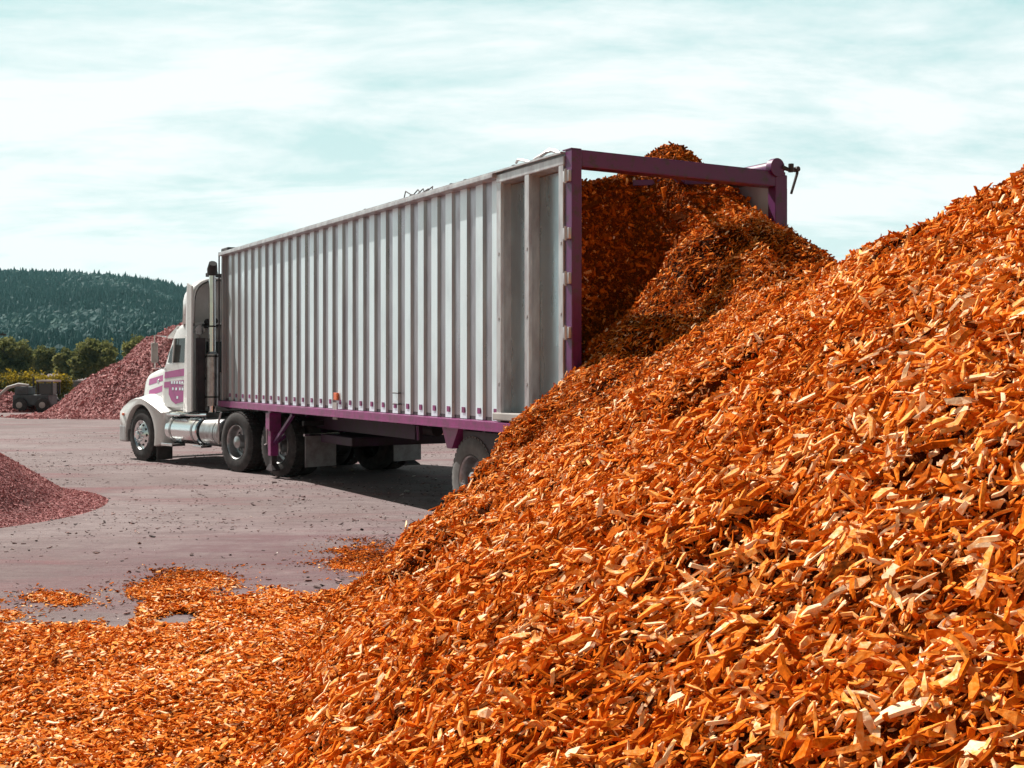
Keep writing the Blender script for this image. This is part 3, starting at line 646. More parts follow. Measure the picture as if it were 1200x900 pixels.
def big_splinter(px, py, Lc, Wc, Tc, ax, roll, tintv, label):
    """a single large piece lying where the sight line meets the pile"""
    for i in range(400):
        Y = 1.6 + i * .02; X = (px - 600) / FPX * Y; Z = CH - (py - HZ) / FPX * Y
        if Z <= float(outer(np.array([X]), np.array([Y]))[0]) + .02: break
    rnd = random.Random(px); mb = MB(); rings = []
    K = 7
    for i in range(K):
        t = i / (K - 1) * 2 - 1; wv = Wc / 2 * (1 - .55 * abs(t) ** 2.2) * rnd.uniform(.82, 1.1); tv = Tc / 2 * (1 - .4 * abs(t)) * rnd.uniform(.8, 1.15)
        b = .10 * Lc * (t * t) * .6
        rings.append([(t * Lc / 2, wv * cy_ + rnd.uniform(-.05, .05) * Wc, tv * cz_ - b + rnd.uniform(-.04, .04) * Wc) for cy_, cz_ in ((1, -.4), (1, .5), (.35, 1), (-.4, .8), (-1, .3), (-1, -.5), (0, -1))])
    mb.loft(rings, 0, False)
    o = mb.build('wood_piece', M['orange']); o.location = (X, Y, Z + Tc * .55)
    a = o.data.attributes.new('tint', 'FLOAT', 'POINT'); a.data.foreach_set('value', [tintv + rnd.uniform(-.05, .05) for _ in o.data.vertices])
    n = normals(outer, np.array([X]), np.array([Y]), .15)[0]
    zz = Vector(n).normalized(); zz = (zz + Vector((0, 0, .6))).normalized(); xx = Vector(ax); xx = (xx - zz * xx.dot(zz)).normalized(); yy = zz.cross(xx)
    o.rotation_euler = (Matrix((xx, yy, zz)).transposed() @ Matrix.Rotation(roll, 3, 'X')).to_euler()
    tag(o, label, 'wood piece', 'large loose wood pieces on the pile')
big_splinter(1057, 838, .155, .052, .03, (1, .05, 0), -.25, 1.05, 'largest cream white wood slab near the bottom right of the pile')
big_splinter(1138, 886, .085, .06, .03, (1, .2, 0), -.2, 1.02, 'short pale block of wood at the bottom right corner')
big_splinter(1152, 622, .10, .055, .022, (1, .5, .3), .1, .88, 'pale peach wedge of wood above the dark hollow at right')
big_splinter(1160, 660, .10, .05, .02, (1, .3, .3), 0, .95, 'pale split wood piece beside the right edge')
big_splinter(1178, 738, .13, .028, .015, (.7, -.3, -.5), .2, .8, 'long narrow peach splinter sloping down at the right edge')
big_splinter(1162, 820, .15, .03, .018, (.4, -.3, -.8), .1, .78, 'long orange splinter pointing down above the bottom right corner')
big_splinter(785, 757, .11, .075, .02, (1, .3, .5), .2, .86, 'broad fan shaped peach wood flake low in the middle of the pile')
big_splinter(1082, 560, .13, .03, .02, (.6, .2, .7), .2, .7, 'orange upright wood wedge on the right part of the slope')

# ------------------------------------------------------------------ wheels
def make_wheel(parent, x, y, r=.5, w_=.28, side=-1, style='steer', tyre=None, name='wheel', dual=False):
    """axis along x; outer face towards side*x; x is the outer face plane"""
    s = side; mb = MB()
    p = [(0.03, .56 * r), (0.0, .62 * r), (-.012, .78 * r), (0.0, .93 * r), (.02, .985 * r), (.05, r), (w_ - .05, r), (w_ - .02, .985 * r), (w_, .93 * r), (w_ + .01, .78 * r), (w_, .62 * r), (w_ - .03, .56 * r)]
    mb.lathe_x([(-s * a, b) for a, b in p], (0, 0, 0), 44)
    if dual: mb.lathe_x([(-s * (a + w_ + .05), b) for a, b in p], (0, 0, 0), 44)
    for k in range(44):       # tread blocks
        a = 2 * math.pi * k / 44
        for q in (.045, .125, .205):
            c = Vector((-s * (q + .0), r * math.cos(a) * .999, r * math.sin(a) * .999)); d = Vector((0, -math.sin(a), math.cos(a))); nrm = Vector((0, math.cos(a), math.sin(a)))
            mb.obox(c - d * .023, c + d * .023, .055, .02)
    t = mb.build(name, tyre or M['rubber'], parent); t.location = (x, y, r + .002 if style else r)
    rm = MB(); R0 = .575 * r
    if style == 'steer':
        prof = [(.02, R0 + .01), (.0, R0), (.02, R0 * .95), (.05, R0 * .90), (.035, R0 * .78), (-.01, R0 * .55), (-.03, R0 * .42), (-.03, R0 * .30), (-.085, R0 * .28), (-.10, R0 * .20), (-.102, 0.001)]
        holes, hr_, hd = 10, R0 * .66, .012
    else:
        prof = [(.02, R0 + .01), (.0, R0), (.015, R0 * .95), (.06, R0 * .90), (.15, R0 * .86), (.165, R0 * .72), (.15, R0 * .50), (.13, R0 * .42), (.02, R0 * .36), (-.0, R0 * .25), (-.01, .001)]
        holes, hr_, hd = 8, R0 * .66, .158
    rm.lathe_x([(-s * a, b) for a, b in prof], (0, 0, 0), 44)
    for k in range(holes):
        a = 2 * math.pi * k / holes
        c = Vector((-s * (hd - .006), hr_ * math.cos(a), hr_ * math.sin(a))); rm.tube([c, c + Vector((-s * .02, 0, 0))][::1], .028, 12, 1)
        c2 = Vector((-s * ((-.03 if style == 'steer' else .14)), R0 * .47 * math.cos(a + .3), R0 * .47 * math.sin(a + .3))); rm.tube([c2, c2 + Vector((s * .03, 0, 0))], .014, 6, 0)
    rm.build('rim', [M['chrome'] if style == 'steer' else M['rim'], M['black']], t, edge=25)
    return t

# ------------------------------------------------------------------ trailer
def trailer():
    root = empty('semi_trailer', (TR[0], TR[1], 0), TA)
    tag(root, 'long ribbed aluminium chip trailer with purple rails and open rear', 'trailer')
    Y1 = 1.34; per = (TL - .10 - Y1) / 27
    # left corrugated wall: recessed white flats (outer face x=.055) and ribs standing proud to x=.0
    mb = MB()
    mb.box(.082, .10, Y1, TL - .02, TZ0 + .1, TZ1 - .02, 1)
    for i in range(27):
        a = Y1 + .03 + i * per; b = a + per * .57; zz0, zz1 = TZ0 + .105, TZ1 - .052
        v = [(.0815, a, zz0), (.055, a + .026, zz0), (.055, b - .026, zz0), (.0815, b, zz0), (.0815, a, zz1), (.055, a + .026, zz1), (.055, b - .026, zz1), (.0815, b, zz1)]
        mb.add(v, [(0, 4, 5, 1), (2, 6, 7, 3), (0, 1, 2, 3), (4, 7, 6, 5)], 1); mb.add(v, [(1, 5, 6, 2)], 0)
    mb.build('ribbed_side_wall', [M['flat_white'], M['rib']], root, False)
    # right wall with the same ribs outside
    mb = MB(); mb.box(TW - .075, TW - .055, .02, TL - .02, TZ0 + .1, TZ1 - .02, 0)
    for i in range(29):
        a = .3 + i * per; b = a + per * .44
        v = [(TW - .0545, a, TZ0 + .105), (TW - .004, a + .028, TZ0 + .105), (TW - .004, b - .028, TZ0 + .105), (TW - .0545, b, TZ0 + .105), (TW - .0545, a, TZ1 - .09), (TW - .004, a + .028, TZ1 - .09), (TW - .004, b - .028, TZ1 - .09), (TW - .0545, b, TZ1 - .09)]
        mb.add(v, [(0, 4, 5, 1), (1, 5, 6, 2), (2, 6, 7, 3), (0, 1, 2, 3), (4, 7, 6, 5)], 1)
    mb.build('right_side_wall', [M['flat_white'], M['rib']], root)
    mb = MB(); mb.box(.0, TW, TL - .018, TL + .03, TZ0 + .1, TZ1 + .0, 0, .01)
    for k in range(6): mb.box(.2 + k * .45, .28 + k * .45, TL + .031, TL + .07, TZ0 + .1, TZ1 - .02)
    mb.build('front_wall', M['alu'], root)
    mb = MB(); mb.box(.08, TW - .08, .03, TL - .03, TZ0 + .08, TZ0 + .14)
    for k in range(24): mb.box(.05, TW - .05, .3 + k * .47, .36 + k * .47, TZ0 - .03, TZ0 + .078)
    mb.build('floor', M['dark'], root)
    # rear section on the left: recessed sheet panels between posts
    for a, b in ((.10, .66), (.76, 1.26)):
        mb = MB(); mb.box(.16, .175, a - .05, b + .06, TZ0 + .20, TZ1 - .12)
        mb.box(.154, .1615, a + .22, b + .02, TZ0 + .22, TZ0 + .58)
        mb.box(.152, .1595, a + .06, a + .34, TZ0 + .9, TZ1 - .55)
        mb.build('rear_side_panel', M['sheet'], root)
    for (a, b) in ((.0, .085), (.655, .745), (1.245, Y1)):
        mb = MB(); mb.box(-.012, .03, a, b, TZ0 + .10, TZ1 - .055, 0, .006); mb.box(.028, .16, b - .022, b, TZ0 + .10, TZ1 - .055)
        if a == 0: mb.box(.028, .16, 0, .02, TZ0 + .10, TZ1 - .055)
        for zz in (1.6, 2.3, 3.0): mb.box(-.018, -.0125, (a + b) / 2 - .012, (a + b) / 2 + .012, zz, zz + .03)
        mb.build('panel_post', M['alu_frame'], root)
    mb = MB(); mb.box(-.06, .23, -.02, Y1 + .01, TZ0 + .12, TZ0 + .20, 0, .012); mb.build('rear_sill', M['cap'], root)
    mb = MB(); mb.box(-.015, .23, -.01, Y1 + .01, TZ1 - .11, TZ1 - .02, 0, .01); mb.build('rear_header', M['alu_frame'], root)
    for sx in (0, 1):
        x0, x1 = ((-.06, .125) if sx == 0 else (TW - .08, TW + .015))
        mb = MB(); mb.box(x0, x1, (Y1 if sx == 0 else 0) + .012, TL + .03, TZ1 - .05, TZ1, 0, .008)
        mb.box(x0 + .02, x1 - .02, .0, TL, TZ1 + .001, TZ1 + .02)
        mb.build('top_rail', M['alu_frame'], root)
        mb = MB(); mb.box(x0 + .002, x1, -.01, TL + .04, TZ0, TZ0 + .098, 0, .006); mb.box(x0 - .006, x0 + .03, 0.0, TL, TZ0 - .006, TZ0 + .012)
        mb.build('bottom_rail', M['magenta'], root)
    for i in range(27):     # square purple patches at the foot of each flat
        a = Y1 + .03 + i * per + per * .285
        mb = MB(); mb.box(.045, .0535, a - .035, a + .03, TZ0 + .17, TZ0 + .235); mb.build('reflector_patch', M['magenta'], root)
    # grab steps, placard
    mb = MB()
    for zz in (1.47,): mb.tube([(.052, 4.12, zz), (.02, 4.12, zz), (.02, 3.95, zz), (.052, 3.95, zz)], .008, 6)
    mb.build('grab_step', M['black'], root)
    mb = MB(); mb.tube([(.052, 4.12, 1.33), (.02, 4.12, 1.33), (.02, 3.95, 1.33), (.052, 3.95, 1.33)], .008, 6); mb.build('grab_step', M['black'], root)
    mb = MB(); mb.box(.02, .0535, 6.05, 6.18, 1.33, 1.44, 0, .01); mb.build('side_marker_light', M['amber'], root)
    mb = MB(); mb.box(-.02, -.004, 5.95, 6.1, 1.06, 1.3); mb.build('hose_hanger', M['cap'], root)
    # rear frame, purple
    mb = MB(); mb.box(.005, .12, -.135, -.012, TZ0 + .0, TZ1 + .03, 0, .008); mb.build('rear_post', M['purple'], root)
    mb = MB(); mb.box(TW - .17, TW + .0, -.135, -.012, TZ0 + .0, TZ1 + .0, 0, .01); mb.build('rear_post', M['purple'], root)
    mb = MB(); mb.box(.122, TW - .02, -.13, .03, TZ1 - .135, TZ1 + .035, 0, .012); mb.box(.0, .12, -.13, .03, TZ1 + .031, TZ1 + .042); mb.build('rear_beam', M['purple'], root)
    mb = MB(); mb.box(.122, TW - .171, -.12, -.02, TZ0, TZ0 + .12); mb.build('rear_lower_beam', M['purple'], root)
    for k, zz in enumerate((1.62, 2.13, 2.66, 3.10, 3.66)):
        mb = MB(); mb.box(-.03, .004, -.13, -.02, zz - .055, zz + .055, 0, .005); mb.tube([(-.03, -.075, zz - .07), (-.03, -.075, zz + .07)], .016, 8)
        mb.build('hinge', M['alu_frame'], root)
    # door folded back along the right side
    mb = MB(); mb.box(TW + .06, TW + .11, -.02, 2.45, TZ0 + .1, TZ1 - .12, 0, .01)
    for k in range(7): mb.box(TW + .111, TW + .135, .1 + k * .36, .16 + k * .36, TZ0 + .12, TZ1 - .15)
    mb.build('swing_door', M['alu'], root)
    # tarp roller on the right top side with arm
    mb = MB(); mb.tube([(TW - .16, -.10, TZ1 + .06), (TW - .16, .5, TZ1 + .06), (TW - .16, TL, TZ1 + .09)], [.085, .085, .085], 16); mb.build('tarp_roller', M['purple'], root)
    mb = MB(); mb.lathe_x([(0, .001), (0, .0), (0, .0)], (0, 0, 0), 4); mb = MB()
    mb.tube([(TW - .16, -.16, TZ1 + .07), (TW - .16, -.08, TZ1 + .07)], .10, 18); mb.build('roller_end_plate', M['purple'], root)
    mb = MB(); mb.tube([(TW - .1, -.15, TZ1 + .08), (TW + .02, -.16, TZ1 + .05), (TW + .12, -.16, TZ1 + .08), (TW + .12, -.16, TZ1 + .03), (TW + .05, -.14, TZ1 - .20)], [.028, .020, .020, .016, .014], 8)
    mb.tube([(TW + .02, -.17, TZ1 + .03), (TW + .02, -.17, TZ1 + .12)], .03, 8); mb.tube([(TW + .11, -.19, TZ1 + .07), (TW + .11, -.13, TZ1 + .07)], .03, 8)
    mb.build('crank_arm', M['dark'], root)
    for (a, b) in (((1.55, 1.0), (TW - .1, .15)), ((1.35, .05), (TW - .15, 1.3))):
        mb = MB(); mb.obox((a[0], a[1], TZ1 - .03), (b[0], b[1], TZ1 - .02), .05, .06); mb.build('roof_brace', M['purple'], root)
    for yy in (3.2, 5.4, 7.6, 9.8):
        mb = MB(); mb.tube([(.08, yy, TZ1 - .02), (.9, yy, TZ1 + .02), (TW - .9, yy, TZ1 + .02), (TW - .08, yy, TZ1 - .02)], .02, 8); mb.build('roof_bow', M['alu_frame'], root)
    # cord and ties lying on the left top rail
    mb = MB(); pts = [(.03 + .03 * math.sin(k * 1.7), .15 + k * .11, TZ1 + .05 + .035 * math.sin(k * 1.1)) for k in range(9)]
    mb.tube(pts, .014, 6); mb.tube([(.02, .1, TZ1 + .02), (.05, .35, TZ1 + .10), (.02, .6, TZ1 + .03)], .02, 6); mb.build('tarp_cord', M['alu_frame'], root)
    for yy in (1.0, 2.1, 2.45, 3.5, 5.0): 
        mb = MB(); mb.box(.01, .05, yy, yy + .05, TZ1 + .0205, TZ1 + .045); mb.build('cord_cleat', M['dark'], root)
    mb = MB()
    for k in range(6): mb.tube([(.03, 3.0 + k * .10, TZ1 + .02), (.03 + random.uniform(-.04, .04), 3.05 + k * .13, TZ1 + .05 + random.uniform(0, .07)), (.03, 3.2 + k * .12, TZ1 + .03)], .008, 5)
    mb.build('cord_loop', M['dark'], root)
    mb = MB(); mb.box(.0, 1.1, TL - .35, TL + .05, TZ1 + .021, TZ1 + .09, 0, .02); mb.build('front_cap', M['canvas'], root)
    mb = MB(); mb.tube([(-.03, TL + .06, TZ0), (-.03, TL + .06, TZ1 + .02)], .014, 8); mb.build('corner_pipe', M['dark'], root)
    # underframe
    for x in (.75, 1.95):
        for (ya, yb) in ((.2, 2.75), (5.0, 9.9)):
            mb = MB(); mb.box(x, x + .12, ya, yb, TZ0 - .30, TZ0 - .032); mb.build('frame_rail', M['under_purple'], root)
    mb = MB(); mb.box(.35, TW - .35, 8.9, 10.9, TZ0 - .10, TZ0 - .035); mb.build('kingpin_plate', M['dark'], root)
    mb = MB(); mb.box(.6, 2.2, 6.9, 8.2, TZ0 - .5, TZ0 - .365, 0, .02); mb.build('belly_box', M['under_purple'], root)
    # landing gear
    for x in (.07, 2.50):
        s = MB(); s.box(x - .07, x + .07, 8.88, 9.02, .36, TZ0 - .005, 0, .01); s.box(x - .10, x + .10, 8.85, 9.05, TZ0 - .34, TZ0 - .04, 0, .01)
        lg = s.build('landing_leg', M['magenta'] if x < 1 else M['purple'], root)
        f = MB(); f.box(x - .045, x + .045, 8.90, 9.0, .22, .359); f.loft([rrect(x, 0, .06, .05, .01, 0, 2)] , caps=False) if False else None
        w3 = .07 if x < 1 else .15
        f.add([(x - .06, 8.89, .22), (x + .06, 8.89, .22), (x + .06, 9.01, .22), (x - .06, 9.01, .22), (x - w3, 8.80, .14), (x + w3, 8.80, .14), (x + w3, 9.10, .14), (x - w3, 9.10, .14), (x - w3, 8.80, .12), (x + w3, 8.80, .12), (x + w3, 9.10, .12), (x - w3, 9.10, .12)],
              [(3, 2, 1, 0), (0, 1, 5, 4), (1, 2, 6, 5), (2, 3, 7, 6), (3, 0, 4, 7), (4, 5, 9, 8), (5, 6, 10, 9), (6, 7, 11, 10), (7, 4, 8, 11), (8, 9, 10, 11)])
        f.build('foot', M['dark'], lg)
        for (dy, dz) in ((-.95, .3), ):
            b = MB(); b.obox((x, 8.93, .55), (x, 8.95 + dy, TZ0 - .04), .05, .05); b.build('brace', M['purple'], lg)
        b = MB(); b.obox((x, 8.95, .52), (x + (.6 if x < 1 else -.6), 8.95, TZ0 - .1), .045, .045); b.build('brace', M['purple'], lg)
    mb = MB(); mb.tube([(.07, 8.95, .74), (2.5, 8.95, .74)], .025, 8); mb.build('cross_shaft', M['purple'], root)
    mb = MB(); mb.tube([(.05, 8.95, .80), (-.04, 8.95, .80), (-.04, 8.95, .56), (-.08, 8.95, .54)], .014, 8); mb.build('crank_handle', M['alu_frame'], root)
    # suspension hanger ahead of the wheels, axles
    mb = MB(); mb.prism_x([(2.78, TZ0 - .005), (2.34, TZ0 - .005), (2.52, TZ0 - .26), (2.64, TZ0 - .26)], .05, .17); mb.build('spring_hanger', M['magenta'], root)
    mb = MB(); mb.box(.10, .5, .3, 2.33, TZ0 - .30, TZ0 - .04); mb.box(TW - .5, TW - .1, .3, 2.33, TZ0 - .30, TZ0 - .04); mb.build('bogie_frame', M['dark'], root)
    for yy in (2.08, .75):
        mb = MB(); mb.tube([(.3, yy, .5), (TW - .3, yy, .5)], .065, 12); mb.obox((.45, yy - .55, .62), (.45, yy + .55, .62), .08, .06); mb.obox((TW - .45, yy - .55, .62), (TW - .45, yy + .55, .62), .08, .06); mb.build('axle', M['dark'], root)
        make_wheel(root, .07, yy, .50, .27, -1, 'disc', M['trailer_rubber'], dual=True)
        make_wheel(root, TW - .07, yy, .50, .27, 1, 'disc', M['trailer_rubber'], dual=True)
    mb = MB(); mb.tube([(1.4, 5.6, .90), (1.4, 6.6, .90)], .10, 16); mb.build('air_tank', M['dark'], root)
    mb = MB(); mb.tube([(.12, 3.6, TZ0 - .04), (.14, 3.62, TZ0 - .13), (.14, 3.62, TZ0 - .22)], .015, 6); mb.build('hose_end', M['purple'], root)
    return root
trailer()

# ------------------------------------------------------------------ tractor
def tractor():
    A = math.radians(44)
    root = empty('semi_truck', (-4.77, 20.63, 0), A)
    tag(root, 'white day cab truck with magenta stripes and tall chrome exhaust, coupled to the trailer', 'truck')
    C = 1.22
    # chassis
    for x in (C - .46, C + .38):
        mb = MB(); mb.box(x, x + .08, -1.85, 4.1, .62, .88); mb.build('frame_rail', M['black'], root)
    mb = MB(); mb.box(C - .45, C + .45, -1.1, -.2, .94, 1.0, 0, .01); mb.box(C - .3, C + .3, -.95, -.35, .88, .94); mb.build('fifth_wheel', M['dark'], root)
    mb = MB(); mb.box(.35, 2.1, .75, 1.62, .885, .925); mb.build('deck_plate', M['dark'], root)
    for yy in (0, -1.3):
        mb = MB(); mb.tube([(.3, yy, .5), (2.14, yy, .5)], .09, 12); mb.lathe_x([(-.2, .1), (-.12, .2), (.12, .2), (.2, .1)], (C, yy, .5), 18); mb.build('drive_axle', M['black'], root)
        make_wheel(root, 0.0, yy, .515, .26, -1, 'disc', dual=True); make_wheel(root, 2.44, yy, .515, .26, 1, 'disc', dual=True)
    mb = MB(); mb.tube([(.3, 3.53, .5), (2.14, 3.53, .5)], .06, 10); mb.build('front_axle', M['black'], root)
    make_wheel(root, .03, 3.53, .50, .27, -1, 'steer'); make_wheel(root, 2.41, 3.53, .50, .27, 1, 'steer')
    for x in (.02, 1.82):   # rear mud flaps, grey
        mb = MB(); mb.box(x, x + .60, -2.08, -2.065, .20, .70); mf = mb.build('mud_flap', M['grey'], root)
        b = MB(); b.box(x - .02, x + .66, -2.09, -2.05, .701, .74); b.build('bracket', M['chrome'], mf)
    mb = MB(); mb.box(.02, 2.42, -2.04, -1.98, .86, .94); mb.build('rear_crossmember', M['black'], root)
    mb = MB()
    for k in range(10):      # quarter fender hoop ahead of the first drive wheel
        pass
    mb.tube([(.02, .60, .45), (.02, .60, .85), (.02, .52, 1.02)], .02, 8); mb.tube([(.3, .60, .45), (.3, .60, .85), (.3, .52, 1.02)], .02, 8); mb.build('fender_hoop', M['rim'], root)
    # cab
    def ring(y, hw, z0, z1, r=.08, zt=.97): return rrect(C, (z0 + z1) / 2, hw, (z1 - z0) / 2, r, y, 4, zt)
    mb = MB()
    mb.loft([ring(1.98, 1.0, 1.0, 2.62, .10, .90), ring(2.02, 1.03, .98, 2.66, .12, .90), ring(2.35, 1.03, .98, 2.66, .12, .90), ring(2.62, 1.03, .98, 2.60, .12, .90), ring(2.70, 1.02, .98, 2.50, .12, .91),
             ring(2.90, 1.01, .98, 2.12, .10, .93), ring(3.05, 1.0, .98, 1.84, .08, .95), ring(3.12, .98, 1.0, 1.78, .08, .95)])
    mb.build('cab', M['white'], root)
    # windscreen sheets, side window
    def side_x(z, hw=1.03, zt=.90, z0=.98, z1=2.66): return C - hw * (1 + (zt - 1) * (z - z0) / (z1 - z0))
    mb = MB(); o_ = .006
    q = [(2.12, 1.90), (2.86, 1.90), (2.80, 2.12), (2.62, 2.36), (2.12, 2.36)]
    v = [(side_x(z) - o_, y, z) for y, z in q]; v2 = [(side_x(z) + .02, y, z) for y, z in q]
    n = len(q)
    door = MB(); dq = [(2.08, 1.06), (2.90, 1.06), (2.95, 1.80), (2.90, 1.88), (2.08, 1.88)]
    dv = [(side_x(z) - .012, y, z) for y, z in dq] + [(side_x(z) + .03, y, z) for y, z in dq]; m_ = len(dq)
    door.add(dv, [list(range(m_)), list(range(m_, 2 * m_))[::-1]] + [(k, (k + 1) % m_, (k + 1) % m_ + m_, k + m_) for k in range(m_)])
    d_o = door.build('door', M['white'], root)
    mb.add(v + v2, [list(range(n)), list(range(n, 2 * n))[::-1]] + [(k, (k + 1) % n, (k + 1) % n + n, k + n) for k in range(n)]); mb.build('window', M['glass'], d_o)
    hd = MB(); hd.box(side_x(1.5) - .03, side_x(1.5) - .012, 2.14, 2.28, 1.49, 1.52); hd.build('handle', M['chrome'], d_o)
    mb = MB(); mb.obox((side_x(2.1) - .02, 2.66, 1.9), (side_x(2.3) - .02, 2.62, 2.36), .03, .02); mb.build('vent_pillar', M['white'], d_o)
    for sx in (-1, 1):
        mb = MB(); xa, xb = (C + sx * .03, C + sx * .86)
        v = [(xa, 2.745, 2.44), (xb, 2.725, 2.42), (xb + sx * .05, 2.985, 2.0), (xa, 3.075, 1.90)]
        # lift on the slope
        v = [(x, y + .035, z + .02) for x, y, z in v]; vb = [(x, y - .03, z - .02) for x, y, z in v]
        mb.add(v + vb, [(0, 1, 2, 3), (7, 6, 5, 4), (0, 4, 5, 1), (1, 5, 6, 2), (2, 6, 7, 3), (3, 7, 4, 0)]); mb.build('windscreen', M['glass'], root)
    mb = MB(); mb.prism_x([(2.60, 2.60), (2.98, 2.40), (2.99, 2.37), (2.62, 2.52)], C - .92, C + .92); mb.build('sun_visor', M['white'], root)
    # back wall details (seen between cab and trailer)
    mb = MB(); mb.box(.55, 1.9, 1.955, 1.975, 1.72, 2.30, 0, .008); mb.build('rear_window', M['glass'], root)
    mb = MB(); mb.box(.40, 2.05, 1.93, 1.979, 2.34, 2.58, 0, .02); mb.build('back_panel', M['cap'], root)
    mb = MB()
    for k, (xx, zz) in enumerate(((.55, 2.66), (.68, 2.68))): mb.tube([(xx, 1.86, zz), (xx, 1.94, zz)], .06, 12)
    mb.box(.45, .95, 1.88, 1.95, 2.585, 2.62); mb.build('work_light', M['black'], root)
    mb = MB(); mb.tube([(.50, 1.90, 1.62), (.56, 1.80, 1.40), (.50, 1.70, 1.15), (.7, 1.4, 1.05), (.8, .9, 1.15)], .02, 8); mb.tube([(.62, 1.90, 1.64), (.7, 1.78, 1.42), (.65, 1.7, 1.2), (.85, 1.4, 1.08)], .02, 8); mb.build('air_hose', M['black'], root)
    # roof fairing: hollow shell open to the rear
    def arc(y, hw, z0, zt, n=16):
        return [(C - hw * math.cos(math.pi * k / n) * (abs(math.cos(math.pi * k / n)) ** -.45 if abs(math.cos(math.pi * k / n)) > 1e-3 else 0), y, z0 + (zt - z0) * (math.sin(math.pi * k / n) ** .38)) for k in range(n + 1)]
    rings = [arc(1.70, 1.10, 2.62, 3.50), arc(2.0, 1.08, 2.62, 3.50), arc(2.18, 1.04, 2.62, 3.42), arc(2.32, .96, 2.60, 3.22), arc(2.45, .88, 2.58, 2.98), arc(2.60, .78, 2.57, 2.74), arc(2.80, .66, 2.50, 2.56)]
    n = len(rings[0]); v = [p for g in rings for p in g]; f = [(i * n + k, i * n + k + 1, (i + 1) * n + k + 1, (i + 1) * n + k) for i in range(len(rings) - 1) for k in range(n - 1)]
    mb = MB(); mb.add(v, f, 0, True); fo = mb.build('roof_fairing', M['white'], root)
    sm = fo.modifiers.new('solid', 'SOLIDIFY'); sm.thickness = .03; sm.offset = -1; 
    mb = MB(); rr2 = [[(C + (x - C) * .93, y + .06, z - .05) for x, y, z in g] for g in rings[:-2]]
    v = [p for g in rr2 for p in g]; f = [(i * n + k, i * n + k + 1, (i + 1) * n + k + 1, (i + 1) * n + k) for i in range(len(rr2) - 1) for k in range(n - 1)]
    mb.add(v, f, 0, True); mb.build('fairing_lining', M['fairing_in'], root)
    mb = MB(); mb.box(C - .8, C + .8, 1.70, 1.76, 3.49, 3.56); 
    for k in range(5): mb.box(C - .7 + k * .33, C - .6 + k * .33, 1.66, 1.80, 3.50, 3.60, 0, .01)
    mb.build('roof_light_bar', M['black'], root)
    # side extenders
    for sx in (-1, 1):
        x = C + sx * 1.13; mb = MB(); mb.loft([[(x - .018, 1.66, 1.0), (x + .018, 1.66, 1.0), (x + .018, 1.66, 3.30), (x - .018, 1.66, 3.30)], [(x - .018, 1.82, .98), (x + .018, 1.82, .98), (x + .018, 1.82, 3.36), (x - .018, 1.82, 3.36)],
                 [(x - .018 - sx * .06, 2.08, .98), (x + .018 - sx * .06, 2.08, .98), (x + .018 - sx * .12, 2.08, 2.75), (x - .018 - sx * .12, 2.08, 2.75)]], 0, False)
        mb.build('side_extender', M['white'], root)
    # exhaust stacks and the perforated guard
    for x in (.42, 2.02):
        mb = MB(); mb.tube([(x, 1.52, .95), (x, 1.52, 1.2), (x, 1.52, 3.45), (x, 1.52, 3.55)], [.065, .065, .062, .062], 18); st = mb.build('exhaust_stack', M['chrome'], root)
        mb = MB(); mb.tube([(x, 1.52, 3.50), (x, 1.52, 3.62), (x - .03, 1.44, 3.72)], [.09, .095, .075], 16); mb.build('stack_cap', M['black'], st)
        mb = MB(); mb.tube([(x, 1.52, 1.10), (x, 1.52, 2.05), (x, 1.52, 2.10)], [.115, .115, .07], 20); mb.build('muffler', M['rim'], st)
        for zz in (1.25, 2.0, 2.55): 
            b = MB(); b.tube([(x, 1.52, zz), (x, 1.52, zz + .03)], .125 if zz < 2.1 else .075, 18); b.obox((x, 1.55, zz), (x + (.05 if x < 1 else -.05), 1.95, zz), .03, .03); b.build('clamp', M['black'], st)
    mb = MB(); mb.tube([(.22, 1.60, 2.50), (.22, 1.66, 2.50)], .09, 18); mb.obox((.22, 1.66, 2.5), (.22, 1.9, 2.45), .03, .03); mb.build('load_light', M['chrome'], root)
    mb = MB(); mb.box(.16, .34, 1.62, 1.66, 1.0, 2.35, 0, .01); mb.build('heat_shield', M['dark'], root)
    # hood, lofted
    mb = MB()
    def hr_(y, hw, z0, z1, r): return rrect(C, (z0 + z1) / 2, hw, (z1 - z0) / 2, r, y, 5, .88)
    mb.loft([hr_(2.98, .99, .95, 1.87, .13), hr_(3.3, .97, .95, 1.83, .14), hr_(3.7, .94, .95, 1.77, .16), hr_(4.0, .92, .92, 1.71, .18), hr_(4.12, .88, .90, 1.66, .18), hr_(4.20, .80, .90, 1.55, .18), hr_(4.22, .70, .92, 1.46, .15)])
    ho = mb.build('hood', M['white'], root)
    mb = MB(); mb.box(C - .42, C + .42, 4.20, 4.27, .72, 1.42, 0, .02); mb.build('grille', M['chrome'], root)
    # fenders
    def fender(sx):
        x_out = C + sx * 1.215; x_in = C + sx * .80
        arch = [(3.53 + .60 * math.cos(R(a)), .50 + .60 * math.sin(R(a))) for a in range(182, -12, -12)]
        outer_ = [(4.22, .62), (4.36, .66), (4.42, .80), (4.40, .94), (4.25, 1.05), (4.0, 1.16), (3.75, 1.22), (3.5, 1.23), (3.25, 1.18), (3.0, 1.10), (2.75, 1.01), (2.62, .96), (2.62, .72), (2.68, .34), (2.93, .30)]
        mb = MB(); prof = arch + outer_
        # inner, shoulder and outer rings so the edge rolls over
        cxm = (3.5, .75)
        def sh(k, y, z): return (cxm[0] + (y - cxm[0]) * k, cxm[1] + (z - cxm[1]) * k)
        na = len(arch)
        rings = []
